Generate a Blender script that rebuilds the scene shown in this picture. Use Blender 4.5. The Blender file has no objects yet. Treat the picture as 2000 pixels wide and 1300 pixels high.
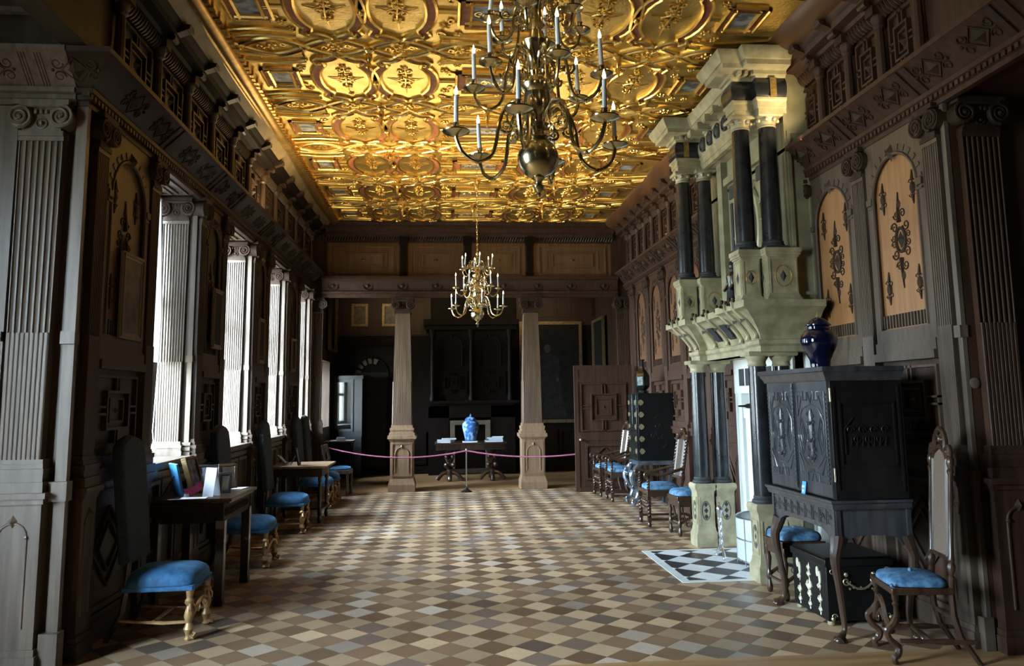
import bpy, bmesh, math, random
from mathutils import Vector, Matrix, noise
random.seed(7)
PI = math.pi
sc = bpy.context.scene
COL = sc.collection
V = Vector

# ------------------------------------------------------------------ camera
cam_d = bpy.data.cameras.new('camera')
cam = bpy.data.objects.new('camera', cam_d)
COL.objects.link(cam)
sc.camera = cam
FPX, PX, PY = 1540.0, 1000.0, 575.0
cam_d.sensor_fit = 'HORIZONTAL'
cam_d.sensor_width = 36.0
cam_d.lens = FPX / 2000.0 * 36.0
cam_d.shift_x = (1000.0 - PX) / 2000.0
cam_d.shift_y = (PY - 650.0) / 2000.0
cam_d.clip_start = 0.05
def _dir(u, v):
    return V((u, -v, -FPX)).normalized()
_v1 = (868.0 - PX, 779.0 - PY)
_fy = _dir(*_v1)
_dx = -150.0
_uz = _dir(_dx, -(FPX * FPX + _v1[0] * _dx) / _v1[1])
_rx = _fy.cross(_uz)
cam.matrix_world = Matrix.Translation((0, 0, 1.6)) @ Matrix((_rx, _fy, _uz)).to_4x4()

# ------------------------------------------------------------------ colour management, sky, lights
sc.view_settings.view_transform = 'Standard'
sc.view_settings.look = 'None'
sc.view_settings.gamma = 1.0
sc.view_settings.exposure = 0.2
sc.view_settings.use_curve_mapping = False
sc.cycles.use_denoising = True
sc.cycles.max_bounces = 7
sc.cycles.diffuse_bounces = 4
sc.cycles.glossy_bounces = 4
sc.cycles.transmission_bounces = 4
sc.cycles.sample_clamp_indirect = 4.0
sc.cycles.caustics_reflective = False
sc.cycles.caustics_refractive = False

SKY, SKY_GLOW = 60.0, 180.0
world = bpy.data.worlds.new('sky')
sc.world = world
world.use_nodes = True
nt = world.node_tree
nt.nodes.clear()
wo = nt.nodes.new('ShaderNodeOutputWorld')
bg = nt.nodes.new('ShaderNodeBackground')
tc = nt.nodes.new('ShaderNodeTexCoord')
sx = nt.nodes.new('ShaderNodeSeparateXYZ')
rmp = nt.nodes.new('ShaderNodeValToRGB')
mp = nt.nodes.new('ShaderNodeMapRange')
mp.inputs[1].default_value = -0.4
mp.inputs[2].default_value = 0.8
nt.links.new(tc.outputs['Generated'], sx.inputs[0])
nt.links.new(sx.outputs[2], mp.inputs[0])
nt.links.new(mp.outputs[0], rmp.inputs[0])
rmp.color_ramp.elements[0].position = 0.25
rmp.color_ramp.elements[0].color = (0.42, 0.45, 0.42, 1)
rmp.color_ramp.elements[1].position = 0.5
rmp.color_ramp.elements[1].color = (0.70, 0.84, 1.0, 1)
# hazy bright patch of sky low on the window side, behind the camera
dp = nt.nodes.new('ShaderNodeVectorMath')
dp.operation = 'DOT_PRODUCT'
dp.inputs[1].default_value = V((-0.70, -0.62, 0.35)).normalized()
nt.links.new(tc.outputs['Generated'], dp.inputs[0])
cl = nt.nodes.new('ShaderNodeMath'); cl.operation = 'MAXIMUM'; cl.inputs[1].default_value = 0.0
nt.links.new(dp.outputs['Value'], cl.inputs[0])
pw = nt.nodes.new('ShaderNodeMath'); pw.operation = 'POWER'; pw.inputs[1].default_value = 7.0
nt.links.new(cl.outputs[0], pw.inputs[0])
gs = nt.nodes.new('ShaderNodeMath'); gs.operation = 'MULTIPLY_ADD'; gs.inputs[1].default_value = SKY_GLOW; gs.inputs[2].default_value = SKY
nt.links.new(pw.outputs[0], gs.inputs[0])
nt.links.new(gs.outputs[0], bg.inputs[1])
nt.links.new(rmp.outputs[0], bg.inputs[0])
nt.links.new(bg.outputs[0], wo.inputs[0])

def area(name, loc, size, energy, color, direction, portal=False, spread=PI):
    l = bpy.data.lights.new(name, 'AREA')
    l.shape = 'RECTANGLE'
    l.size, l.size_y = size
    l.energy = energy
    l.color = color
    l.spread = spread
    o = bpy.data.objects.new(name, l)
    COL.objects.link(o)
    o.location = loc
    o.rotation_euler = V(direction).to_track_quat('-Z', 'Y').to_euler()
    if portal:
        l.cycles.is_portal = True
    return o
WIN = [(6.64, 7.74), (8.72, 9.92), (10.86, 12.0), (13.14, 14.2)]
for a, b in WIN:
    area('window_portal', (-2.9, (a + b) / 2, 2.35), (b - a, 2.5), 1, (1, 1, 1), (1, 0, 0), True)
area('window_portal', (-4.25, 2.3, 2.2), (1.4, 2.6), 1, (1, 1, 1), (1, 0, 0), True)
area('window_portal', (-2.95, 16.35, 1.75), (1.1, 1.3), 1, (1, 1, 1), (1, 0, 0), True)
# warm picture-rail strip lamps that sit on the ledges above the friezes
WARM = (1.0, 0.77, 0.42)
area('ledge_lamp', (-2.2, 9.95, 3.93), (0.05, 8.1), 150, WARM, (0.12, 0, 1))
area('ledge_lamp', (3.2, 6.45, 3.96), (0.05, 0.3), 3, WARM, (-0.35, 0.75, 0.75), spread=1.6)
area('ledge_lamp', (3.2, 11.6, 3.93), (0.05, 4.6), 9, WARM, (-0.6, 0, 1))
area('ledge_lamp', (0.5, 15.0, 3.85), (4.5, 0.05), 5, WARM, (0, 1, -0.08), spread=0.9)

# ------------------------------------------------------------------ materials
def mat(name, c1, c2=None, scale=(8, 8, 8), rough=0.5, metal=0.0, bump=0.0, bscale=None, detail=5.0,
        coat=0.0, lo=0.35, hi=0.65, kind='noise', spec=0.5, bdist=0.01, emit=0.0, rvar=0.0):
    m = bpy.data.materials.new(name)
    m.use_nodes = True
    t = m.node_tree
    p = t.nodes['Principled BSDF']
    p.inputs['Roughness'].default_value = rough
    p.inputs['Metallic'].default_value = metal
    p.inputs['Coat Weight'].default_value = coat
    p.inputs['Specular IOR Level'].default_value = spec
    if c2 is None:
        c2 = tuple(x * 0.75 for x in c1)
    co = t.nodes.new('ShaderNodeTexCoord')
    mpg = t.nodes.new('ShaderNodeMapping')
    mpg.inputs['Scale'].default_value = scale
    t.links.new(co.outputs['Object'], mpg.inputs[0])
    if kind == 'noise':
        tx = t.nodes.new('ShaderNodeTexNoise')
        tx.inputs['Detail'].default_value = detail
        tx.inputs['Scale'].default_value = 1.0
        out = tx.outputs[0]
    else:
        tx = t.nodes.new('ShaderNodeTexVoronoi')
        tx.inputs['Scale'].default_value = 1.0
        out = tx.outputs[0]
    t.links.new(mpg.outputs[0], tx.inputs['Vector'])
    r = t.nodes.new('ShaderNodeValToRGB')
    r.color_ramp.elements[0].position = lo
    r.color_ramp.elements[1].position = hi
    r.color_ramp.elements[0].color = (*c2, 1)
    r.color_ramp.elements[1].color = (*c1, 1)
    t.links.new(out, r.inputs[0])
    t.links.new(r.outputs[0], p.inputs['Base Color'])
    if rvar:
        mr = t.nodes.new('ShaderNodeMapRange')
        mr.inputs[3].default_value = rough - rvar
        mr.inputs[4].default_value = rough + rvar
        t.links.new(out, mr.inputs[0])
        t.links.new(mr.outputs[0], p.inputs['Roughness'])
    if bump:
        bt = tx
        if bscale:
            m2 = t.nodes.new('ShaderNodeMapping')
            m2.inputs['Scale'].default_value = bscale
            t.links.new(co.outputs['Object'], m2.inputs[0])
            bt = t.nodes.new('ShaderNodeTexNoise')
            bt.inputs['Detail'].default_value = 4
            bt.inputs['Scale'].default_value = 1.0
            t.links.new(m2.outputs[0], bt.inputs['Vector'])
        b = t.nodes.new('ShaderNodeBump')
        b.inputs['Strength'].default_value = bump
        b.inputs['Distance'].default_value = bdist
        t.links.new(bt.outputs[0], b.inputs['Height'])
        t.links.new(b.outputs[0], p.inputs['Normal'])
    if emit:
        p.inputs['Emission Color'].default_value = (*c1, 1)
        p.inputs['Emission Strength'].default_value = emit
    return m

def wood(name, c1, c2, rough=0.45, s=1.0, coat=0.0, spec=0.5):
    return mat(name, c1, c2, (22 * s, 22 * s, 1.6 * s), rough, 0, 0.12, detail=6, coat=coat, lo=0.3, hi=0.7, bdist=0.004, rvar=0.08, spec=spec)

OAK = wood('dark_oak', (0.060, 0.035, 0.020), (0.026, 0.014, 0.008))
OAKP = wood('panel_oak', (0.21, 0.112, 0.05), (0.12, 0.06, 0.027))
OAKR = wood('red_oak', (0.066, 0.032, 0.019), (0.030, 0.014, 0.008), 0.55, spec=0.3)
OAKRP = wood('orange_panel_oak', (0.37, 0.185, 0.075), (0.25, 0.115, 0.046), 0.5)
OAKG = wood('grey_oak', (0.140, 0.108, 0.081), (0.066, 0.049, 0.036))
OAKC = wood('column_oak', (0.30, 0.19, 0.11), (0.19, 0.115, 0.066))
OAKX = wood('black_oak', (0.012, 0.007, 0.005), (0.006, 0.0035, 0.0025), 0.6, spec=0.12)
CARVE = wood('carved_oak', (0.050, 0.029, 0.018), (0.020, 0.011, 0.007), 0.62, spec=0.2)
OAKB = wood('brown_oak', (0.105, 0.072, 0.050), (0.050, 0.034, 0.023))
OAKCS = wood('column_shaft_oak', (0.155, 0.098, 0.060), (0.085, 0.052, 0.032))
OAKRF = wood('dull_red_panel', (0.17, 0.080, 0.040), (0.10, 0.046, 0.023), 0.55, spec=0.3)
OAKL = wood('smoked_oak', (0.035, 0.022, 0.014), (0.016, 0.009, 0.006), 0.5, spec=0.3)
WALNUT = wood('walnut', (0.06, 0.032, 0.018), (0.026, 0.013, 0.008), 0.3, 1.5, 0.3)
EBONY = mat('ebony', (0.010, 0.009, 0.009), (0.005, 0.0045, 0.0045), (20, 20, 4), 0.42, spec=0.35)
CANED = mat('dark_cane', (0.085, 0.064, 0.048), (0.05, 0.037, 0.028), (230, 230, 260), 0.7, spec=0.3)
CELAD = mat('celadon_panel', (0.42, 0.50, 0.50), (0.20, 0.26, 0.27), (26, 26, 26), 0.3, lo=0.42, hi=0.58)
LACQ = mat('black_lacquer', (0.006, 0.006, 0.006), (0.003, 0.003, 0.003), (4, 4, 4), 0.42, spec=0.3)
CHESTB = mat('ebonised_cabinet', (0.055, 0.058, 0.066), (0.026, 0.028, 0.032), (18, 18, 3), 0.3, coat=0.4)
GOLD = mat('gold_leaf', (0.90, 0.67, 0.24), (0.66, 0.44, 0.11), (5, 5, 5), 0.34, 0.92, 0.4, (34, 34, 34), bdist=0.014, rvar=0.08)
GOLDR = mat('gilt_relief', (1.0, 0.72, 0.24), (0.85, 0.52, 0.12), (14, 14, 14), 0.27, 0.95, 0.2, (60, 60, 60), bdist=0.006)
RIBR = mat('russet_band', (0.32, 0.115, 0.05), (0.22, 0.075, 0.032), (20, 20, 20), 0.7, spec=0.2)
GILTC = mat('gilt_cornice', (0.62, 0.40, 0.13), (0.42, 0.25, 0.07), (3, 14, 3), 0.36, 0.85)
BUFF = mat('buff_cove', (0.24, 0.175, 0.085), (0.17, 0.12, 0.055), (6, 6, 6), 0.6)
GILTDIM = mat('shaded_gilt_cornice', (0.12, 0.05, 0.018), (0.07, 0.03, 0.011), (5, 2, 5), 0.45)  # brown stands in for the unlit gold of the right-hand roll
PAINTP = mat('painted_panel', (0.30, 0.33, 0.36), (0.06, 0.07, 0.09), (9, 14, 9), 0.5, lo=0.42, hi=0.58)
CREAM = mat('cream_stone', (0.42, 0.375, 0.24), (0.25, 0.22, 0.135), (7, 7, 7), 0.42)
CREAMD = mat('weathered_cream', (0.27, 0.25, 0.16), (0.17, 0.16, 0.10), (5, 5, 5), 0.5)
WHITEM = mat('white_marble', (0.80, 0.83, 0.80), (0.66, 0.70, 0.68), (4, 4, 4), 0.28)
BLACKM = mat('black_marble', (0.022, 0.024, 0.028), (0.012, 0.013, 0.016), (9, 9, 9), 0.24)
GREYM = mat('slate_panel', (0.045, 0.05, 0.054), (0.027, 0.03, 0.034), (9, 9, 9), 0.6, spec=0.25)
GILD = mat('gilt_inlay', (0.42, 0.29, 0.09), (0.25, 0.16, 0.05), (30, 30, 30), 0.45, 0.5)
BRASS = mat('old_brass', (0.76, 0.67, 0.43), (0.58, 0.50, 0.30), (12, 12, 12), 0.19, 1.0)
BRASSL = mat('bright_brass', (0.85, 0.78, 0.52), (0.65, 0.58, 0.36), (25, 25, 25), 0.3, 0.9)
WAX = mat('candle_wax', (0.80, 0.83, 0.86), (0.74, 0.77, 0.80), (5, 5, 5), 0.4)
FLAME = mat('candle_flame', (1.0, 0.62, 0.27), (1.0, 0.62, 0.27), (1, 1, 1), 0.5, emit=25.0)
VELV = mat('blue_velvet', (0.035, 0.16, 0.34), (0.014, 0.07, 0.17), (16, 16, 16), 0.75, bump=0.3, bscale=(60, 60, 60), bdist=0.004)
for _m in (VELV,):
    _p = _m.node_tree.nodes['Principled BSDF']
    _p.inputs['Sheen Weight'].default_value = 0.7
    _p.inputs['Sheen Roughness'].default_value = 0.35
    _p.inputs['Sheen Tint'].default_value = (0.25, 0.6, 1.0, 1)
VELVD = mat('slate_velvet', (0.020, 0.034, 0.046), (0.012, 0.021, 0.03), (30, 30, 30), 0.85, bump=0.2, bscale=(120, 120, 120), bdist=0.002)
CUSH = mat('pale_blue_cushion', (0.12, 0.26, 0.41), (0.025, 0.085, 0.18), (22, 22, 22), 0.7, bump=0.3, bscale=(50, 50, 50), bdist=0.004)
GILTLEG = mat('gilt_leg', (0.50, 0.33, 0.15), (0.28, 0.16, 0.07), (16, 16, 16), 0.4, 0.35)
SILVER = mat('polished_silver', (0.80, 0.82, 0.84), (0.62, 0.65, 0.68), (14, 14, 14), 0.22, 1.0)
STEELB = mat('silvered_stand', (0.42, 0.50, 0.58), (0.16, 0.22, 0.30), (12, 12, 12), 0.26, 0.9)
CANE = mat('woven_cane', (0.20, 0.148, 0.108), (0.12, 0.085, 0.06), (230, 230, 260), 0.7, kind='noise', lo=0.42, hi=0.58)
PAPER = mat('white_paper', (0.82, 0.85, 0.90), (0.76, 0.79, 0.84), (5, 5, 5), 0.6)
BOOKB = mat('pale_blue_book', (0.42, 0.55, 0.70), (0.34, 0.47, 0.62), (5, 5, 5), 0.5)
BLUEC = mat('sky_blue_card', (0.10, 0.42, 0.80), (0.08, 0.36, 0.72), (5, 5, 5), 0.5)
PINK = mat('pink_ribbon', (0.60, 0.07, 0.22), (0.48, 0.05, 0.17), (30, 30, 30), 0.6)
ROPE = mat('pink_rope', (0.36, 0.10, 0.18), (0.24, 0.06, 0.11), (60, 60, 60), 0.8)
COBALT = mat('cobalt_glaze', (0.004, 0.006, 0.028), (0.002, 0.003, 0.014), (6, 6, 6), 0.08, coat=0.6)
PORC = mat('blue_white_porcelain', (0.42, 0.66, 0.88), (0.04, 0.17, 0.50), (14, 14, 11), 0.12, detail=3, lo=0.47, hi=0.62, coat=0.5)
CANV = mat('dark_canvas', (0.014, 0.011, 0.009), (0.006, 0.005, 0.004), (6, 6, 6), 0.6, spec=0.2)
LACQG = mat('glossy_lacquer', (0.010, 0.014, 0.013), (0.005, 0.008, 0.007), (5, 5, 5), 0.1, coat=0.5)
CANVB = mat('brown_canvas', (0.12, 0.085, 0.05), (0.035, 0.024, 0.016), (9, 9, 9), 0.45)
PHOTO = mat('grey_photograph', (0.30, 0.31, 0.34), (0.035, 0.038, 0.045), (16, 16, 16), 0.3, lo=0.4, hi=0.6)
SKIN = mat('painted_flesh', (0.07, 0.05, 0.038), (0.04, 0.03, 0.024), (20, 20, 20), 0.6, spec=0.2)
ROBE = mat('painted_robe', (0.024, 0.021, 0.020), (0.011, 0.010, 0.010), (12, 12, 12), 0.6, spec=0.2)
FRAMEG = mat('tarnished_gilt_frame', (0.26, 0.18, 0.08), (0.15, 0.10, 0.045), (25, 25, 25), 0.42, 0.5)
FRAMED = wood('carved_brown_frame', (0.26, 0.185, 0.12), (0.14, 0.095, 0.06))
IRON = mat('dark_iron', (0.015, 0.014, 0.014), (0.008, 0.008, 0.008), (20, 20, 20), 0.5, 0.4)
SOOT = mat('fireback_brick', (0.10, 0.10, 0.095), (0.05, 0.05, 0.048), (6, 6, 6), 0.8)
BLIND = mat('white_blind', (0.93, 0.94, 0.97), (0.90, 0.91, 0.94), (3, 3, 3), 0.7)
PLASTER = mat('pale_plaster', (0.30, 0.28, 0.25), (0.24, 0.22, 0.20), (4, 4, 4), 0.8)
BEIGE = mat('stone_surround', (0.20, 0.165, 0.11), (0.15, 0.12, 0.08), (8, 8, 8), 0.6)

def mesh_guard():
    m = mat('fireguard_gauze', (0.80, 0.88, 0.94), (0.70, 0.80, 0.88), (5, 5, 5), 0.35, 0.25)
    t = m.node_tree
    p = t.nodes['Principled BSDF']
    p.inputs['Alpha'].default_value = 0.62
    return m
GAUZE = mesh_guard()

def glass():
    m = bpy.data.materials.new('window_glass')
    m.use_nodes = True
    t = m.node_tree
    t.nodes.clear()
    o = t.nodes.new('ShaderNodeOutputMaterial')
    tr = t.nodes.new('ShaderNodeBsdfTransparent')
    gl = t.nodes.new('ShaderNodeBsdfGlossy')
    gl.inputs['Roughness'].default_value = 0.03
    fr = t.nodes.new('ShaderNodeMath')
    fr.operation = 'MULTIPLY'
    fr.inputs[1].default_value = 0.1
    nz = t.nodes.new('ShaderNodeTexNoise')
    nz.inputs['Scale'].default_value = 3.0
    mr = t.nodes.new('ShaderNodeMixRGB')
    mr.inputs[1].default_value = (0.90, 0.94, 0.94, 1)
    mr.inputs[2].default_value = (0.96, 0.98, 0.98, 1)
    t.links.new(nz.outputs[0], mr.inputs[0])
    t.links.new(mr.outputs[0], tr.inputs[0])
    mx = t.nodes.new('ShaderNodeMixShader')
    t.links.new(nz.outputs[0], fr.inputs[0])
    t.links.new(fr.outputs[0], mx.inputs[0])
    t.links.new(tr.outputs[0], mx.inputs[1])
    t.links.new(gl.outputs[0], mx.inputs[2])
    t.links.new(mx.outputs[0], o.inputs[0])
    return m
GLASS = glass()
MIRROR = mat('old_mirror', (0.55, 0.62, 0.64), (0.45, 0.52, 0.54), (3, 3, 3), 0.06, 1.0)

def tiles(name, x0, y0, s, light, dark, rough, var, mortar, coat=0.0):
    """square tiles laid on the diagonal; one random shade per tile"""
    m = bpy.data.materials.new(name)
    m.use_nodes = True
    t = m.node_tree
    p = t.nodes['Principled BSDF']
    def nd(k, *ins, op=None):
        n = t.nodes.new(k)
        if op:
            n.operation = op
        for i, a in enumerate(ins):
            if a is None:
                continue
            if isinstance(a, (int, float)):
                n.inputs[i].default_value = a
            else:
                t.links.new(a, n.inputs[i])
        return n.outputs[0]
    M_ = lambda op, a, b=None: nd('ShaderNodeMath', a, b, op=op)
    tcn = t.nodes.new('ShaderNodeTexCoord')
    sp = t.nodes.new('ShaderNodeSeparateXYZ')
    t.links.new(tcn.outputs['Object'], sp.inputs[0])
    X = M_('DIVIDE', M_('SUBTRACT', sp.outputs[0], x0), s)
    Y = M_('DIVIDE', M_('SUBTRACT', sp.outputs[1], y0), s)
    a = M_('ADD', M_('ADD', X, Y), 0.5)
    b = M_('ADD', M_('SUBTRACT', X, Y), 0.5)
    ca, cb = M_('FLOOR', a), M_('FLOOR', b)
    par = M_('ABSOLUTE', M_('MODULO', M_('ADD', ca, cb), 2.0))
    fa = M_('ABSOLUTE', M_('SUBTRACT', M_('SUBTRACT', a, ca), 0.5))
    fb = M_('ABSOLUTE', M_('SUBTRACT', M_('SUBTRACT', b, cb), 0.5))
    edge = M_('GREATER_THAN', M_('MAXIMUM', fa, fb), 0.488)
    cv = t.nodes.new('ShaderNodeCombineXYZ')
    t.links.new(ca, cv.inputs[0])
    t.links.new(cb, cv.inputs[1])
    wn = t.nodes.new('ShaderNodeTexWhiteNoise')
    wn.noise_dimensions = '3D'
    t.links.new(cv.outputs[0], wn.inputs['Vector'])
    rv = wn.outputs['Value']
    # grain that turns with the tile
    gm = t.nodes.new('ShaderNodeCombineXYZ')
    swap = M_('GREATER_THAN', rv, 0.5)
    t.links.new(M_('ADD', M_('MULTIPLY', a, M_('ADD', M_('MULTIPLY', swap, 8.0), 2.0)), M_('MULTIPLY', rv, 37.0)), gm.inputs[0])
    t.links.new(M_('MULTIPLY', b, M_('SUBTRACT', 10.0, M_('MULTIPLY', swap, 8.0))), gm.inputs[1])
    gn = t.nodes.new('ShaderNodeTexNoise')
    gn.inputs['Scale'].default_value = 1.0
    gn.inputs['Detail'].default_value = 5
    t.links.new(gm.outputs[0], gn.inputs['Vector'])
    def mix(f, c1, c2):
        n = t.nodes.new('ShaderNodeMix')
        n.data_type = 'RGBA'
        for sock, c in ((0, f), (6, c1), (7, c2)):
            if isinstance(c, tuple):
                n.inputs[sock].default_value = (*c, 1)
            elif isinstance(c, (int, float)):
                n.inputs[sock].default_value = c
            else:
                t.links.new(c, n.inputs[sock])
        return n.outputs[2]
    base = mix(par, light, dark)
    f1 = M_('ADD', M_('MULTIPLY', M_('SUBTRACT', rv, 0.5), var), 1.0)
    f2 = M_('MULTIPLY', f1, M_('ADD', M_('MULTIPLY', gn.outputs[0], 0.5), 0.75))
    vm = t.nodes.new('ShaderNodeVectorMath')
    vm.operation = 'SCALE'
    t.links.new(base, vm.inputs[0])
    t.links.new(f2, vm.inputs['Scale'])
    sc2 = t.nodes.new('ShaderNodeSeparateColor')
    t.links.new(wn.outputs['Color'], sc2.inputs[0])
    cool = M_('MULTIPLY', M_('GREATER_THAN', sc2.outputs[1], 0.80), 0.38)
    lum = M_('MULTIPLY', f2, M_('SUBTRACT', 0.36, M_('MULTIPLY', par, 0.24)))
    gc = t.nodes.new('ShaderNodeCombineXYZ')
    for i_, k_ in enumerate((0.94, 0.95, 0.98)):
        t.links.new(M_('MULTIPLY', lum, k_), gc.inputs[i_])
    tinted = mix(cool, vm.outputs[0], gc.outputs[0])
    col = mix(M_('MULTIPLY', edge, 0.6), tinted, mortar)
    t.links.new(col, p.inputs['Base Color'])
    rr = M_('ADD', M_('MULTIPLY', gn.outputs[0], 0.2), M_('ADD', M_('MULTIPLY', rv, 0.22), rough - 0.08))
    t.links.new(rr, p.inputs['Roughness'])
    p.inputs['Coat Weight'].default_value = coat
    p.inputs['Coat Roughness'].default_value = 0.18
    bp = t.nodes.new('ShaderNodeBump')
    bp.inputs['Strength'].default_value = 0.25
    bp.inputs['Distance'].default_value = 0.004
    hh = M_('SUBTRACT', M_('ADD', M_('MULTIPLY', rv, 0.3), M_('MULTIPLY', gn.outputs[0], 0.25)), edge)
    t.links.new(hh, bp.inputs['Height'])
    t.links.new(bp.outputs[0], p.inputs['Normal'])
    return m
PARQ = tiles('diagonal_parquet', -0.103, 5.7775, 0.277, (0.42, 0.295, 0.175), (0.175, 0.105, 0.058), 0.34, 0.6, (0.10, 0.07, 0.045))
HEARTHM = tiles('chequer_marble', 2.345, 7.12, 0.36, (0.74, 0.76, 0.76), (0.018, 0.018, 0.022), 0.30, 0.12, (0.10, 0.10, 0.10))

def planks(name, c1, c2):
    m = mat(name, c1, c2, (1.5, 14, 14), 0.4, 0, 0.1)
    return m
PLANK = planks('honey_boards', (0.40, 0.23, 0.10), (0.26, 0.14, 0.06))

def sheer():
    m = mat('sheer_blind', (0.95, 0.96, 0.98), (0.90, 0.91, 0.94), (3, 3, 3), 0.8)
    t = m.node_tree
    p = t.nodes['Principled BSDF']
    tl = t.nodes.new('ShaderNodeBsdfTranslucent')
    tl.inputs[0].default_value = (0.95, 0.96, 0.98, 1)
    mx = t.nodes.new('ShaderNodeMixShader')
    mx.inputs[0].default_value = 0.88
    t.links.new(p.outputs[0], mx.inputs[1])
    t.links.new(tl.outputs[0], mx.inputs[2])
    t.links.new(mx.outputs[0], t.nodes['Material Output'].inputs[0])
    return m
SHEER = sheer()

# ------------------------------------------------------------------ mesh helpers
WORLDLOC = {}

def frame(o, U, N, Z=(0, 0, 1)):
    """matrix for wall work: u along the wall, n out of it, z up"""
    U, N, Z, o = V(U), V(N), V(Z), V(o)
    return Matrix(((U.x, N.x, Z.x, o.x), (U.y, N.y, Z.y, o.y), (U.z, N.z, Z.z, o.z), (0, 0, 0, 1)))

class MB:
    def __init__(s, M=None):
        s.v, s.f, s.m = [], [], []
        s.M = M or Matrix.Identity(4)
    def add(s, vs, fs, mi=0):
        k = len(s.v)
        s.v += [s.M @ V(p) for p in vs]
        s.f += [tuple(i + k for i in f) for f in fs]
        s.m += [mi] * len(fs)
    def box(s, x0, x1, y0, y1, z0, z1, mi=0):
        vs = [(x, y, z) for x in (x0, x1) for y in (y0, y1) for z in (z0, z1)]
        s.add(vs, [(0, 1, 3, 2), (4, 6, 7, 5), (0, 4, 5, 1), (2, 3, 7, 6), (0, 2, 6, 4), (1, 5, 7, 3)], mi)
    def loft(s, rings, caps=True, mi=0, closed=True):
        n = len(rings[0])
        vs = [p for r in rings for p in r]
        fs = []
        for i in range(len(rings) - 1):
            for j in range(n if closed else n - 1):
                a, b = i * n + j, i * n + (j + 1) % n
                fs.append((a, b, b + n, a + n))
        if caps:
            fs.append(tuple(range(n)))
            fs.append(tuple((len(rings) - 1) * n + j for j in range(n)))
        s.add(vs, fs, mi)
    def prism(s, poly, vec, mi=0):
        vec = V(vec)
        s.loft([[V(p) for p in poly], [V(p) + vec for p in poly]], True, mi)
    def lathe(s, prof, c=(0, 0, 0), n=16, sq=False, sx=1.0, sy=1.0, axis='z', mi=0, rot=0.0):
        rings = []
        n = 4 if sq else n
        k = math.sqrt(2) if sq else 1.0
        for r, z in prof:
            ring = []
            for i in range(n):
                a = 2 * PI * i / n + (PI / 4 if sq else 0) + rot
                x, y = r * k * math.cos(a) * sx, r * k * math.sin(a) * sy
                p = (x, y, z) if axis == 'z' else ((z, x, y) if axis == 'x' else (x, z, y))
                ring.append(V(p) + V(c))
            rings.append(ring)
        s.loft(rings, True, mi)
    def tube(s, pts, r, n=8, mi=0, closed=False, flat=1.0):
        pts = [V(p) for p in pts]
        N = len(pts)
        rs = r if isinstance(r, (list, tuple)) else [r] * N
        T = []
        for i in range(N):
            a = pts[(i - 1) % N] if (closed or i) else pts[0]
            b = pts[(i + 1) % N] if (closed or i < N - 1) else pts[-1]
            d = (b - a)
            T.append(d.normalized() if d.length > 1e-9 else V((0, 0, 1)))
        up = V((0, 0, 1)) if abs(T[0].z) < 0.9 else V((1, 0, 0))
        nrm = (up - T[0] * up.dot(T[0])).normalized()
        rings = []
        for i in range(N):
            nrm = (nrm - T[i] * nrm.dot(T[i]))
            nrm = nrm.normalized() if nrm.length > 1e-6 else T[i].orthogonal().normalized()
            bn = T[i].cross(nrm)
            rings.append([pts[i] + (nrm * math.cos(2 * PI * k / n) * flat + bn * math.sin(2 * PI * k / n)) * rs[i] for k in range(n)])
        if closed:
            rings.append(rings[0])
            s.loft(rings, False, mi)
        else:
            s.loft(rings, True, mi)
    def sphere(s, c, r, n=10, mi=0, sc_=(1, 1, 1)):
        m = max(4, n // 2 + 1)
        rings = []
        for i in range(m + 1):
            a = -PI / 2 + PI * i / m
            rr = max(0.02, math.cos(a)) if i in (0, m) else math.cos(a)
            rings.append([V((rr * r * math.cos(2 * PI * k / n) * sc_[0], rr * r * math.sin(2 * PI * k / n) * sc_[1], r * math.sin(a) * sc_[2])) + V(c) for k in range(n)])
        s.loft(rings, True, mi)
    def pyr(s, c, a, b, h, mi=0):
        """lozenge boss: half vectors a, b, apex offset h"""
        c, a, b, h = V(c), V(a), V(b), V(h)
        s.add([c + a, c + b, c - a, c - b, c + h], [(0, 1, 4), (1, 2, 4), (2, 3, 4), (3, 0, 4), (3, 2, 1, 0)], mi)
    def cushion(s, c, sx, sy, h, n=16, mi=0, p=3.2, dome=0.6):
        rings = []
        def se(t, e):
            ct, st = math.cos(t), math.sin(t)
            return math.copysign(abs(ct) ** (2 / e), ct), math.copysign(abs(st) ** (2 / e), st)
        K = [(0.90, 0), (0.99, 0.10), (1.0, 0.25), (0.985, 0.45), (0.92, 0.65), (0.75, 0.84), (0.45, 0.96), (0.15, 1.0)]
        for k, z in K:
            rings.append([V((se(2 * PI * i / n, p)[0] * sx * k, se(2 * PI * i / n, p)[1] * sy * k, z * h)) + V(c) for i in range(n)])
        s.loft(rings, True, mi)
    def ring(s, c, R, r, N=(0, 1, 0), n=20, m=6, mi=0, sx=1.0, sz=1.0):
        N = V(N).normalized()
        A = N.orthogonal().normalized() if abs(N.z) > 0.9 else V((0, 0, 1)).cross(N).normalized()
        B = N.cross(A)
        s.tube([V(c) + A * R * sx * math.cos(2 * PI * i / n) + B * R * sz * math.sin(2 * PI * i / n) for i in range(n)], r, m, mi, True)
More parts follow.
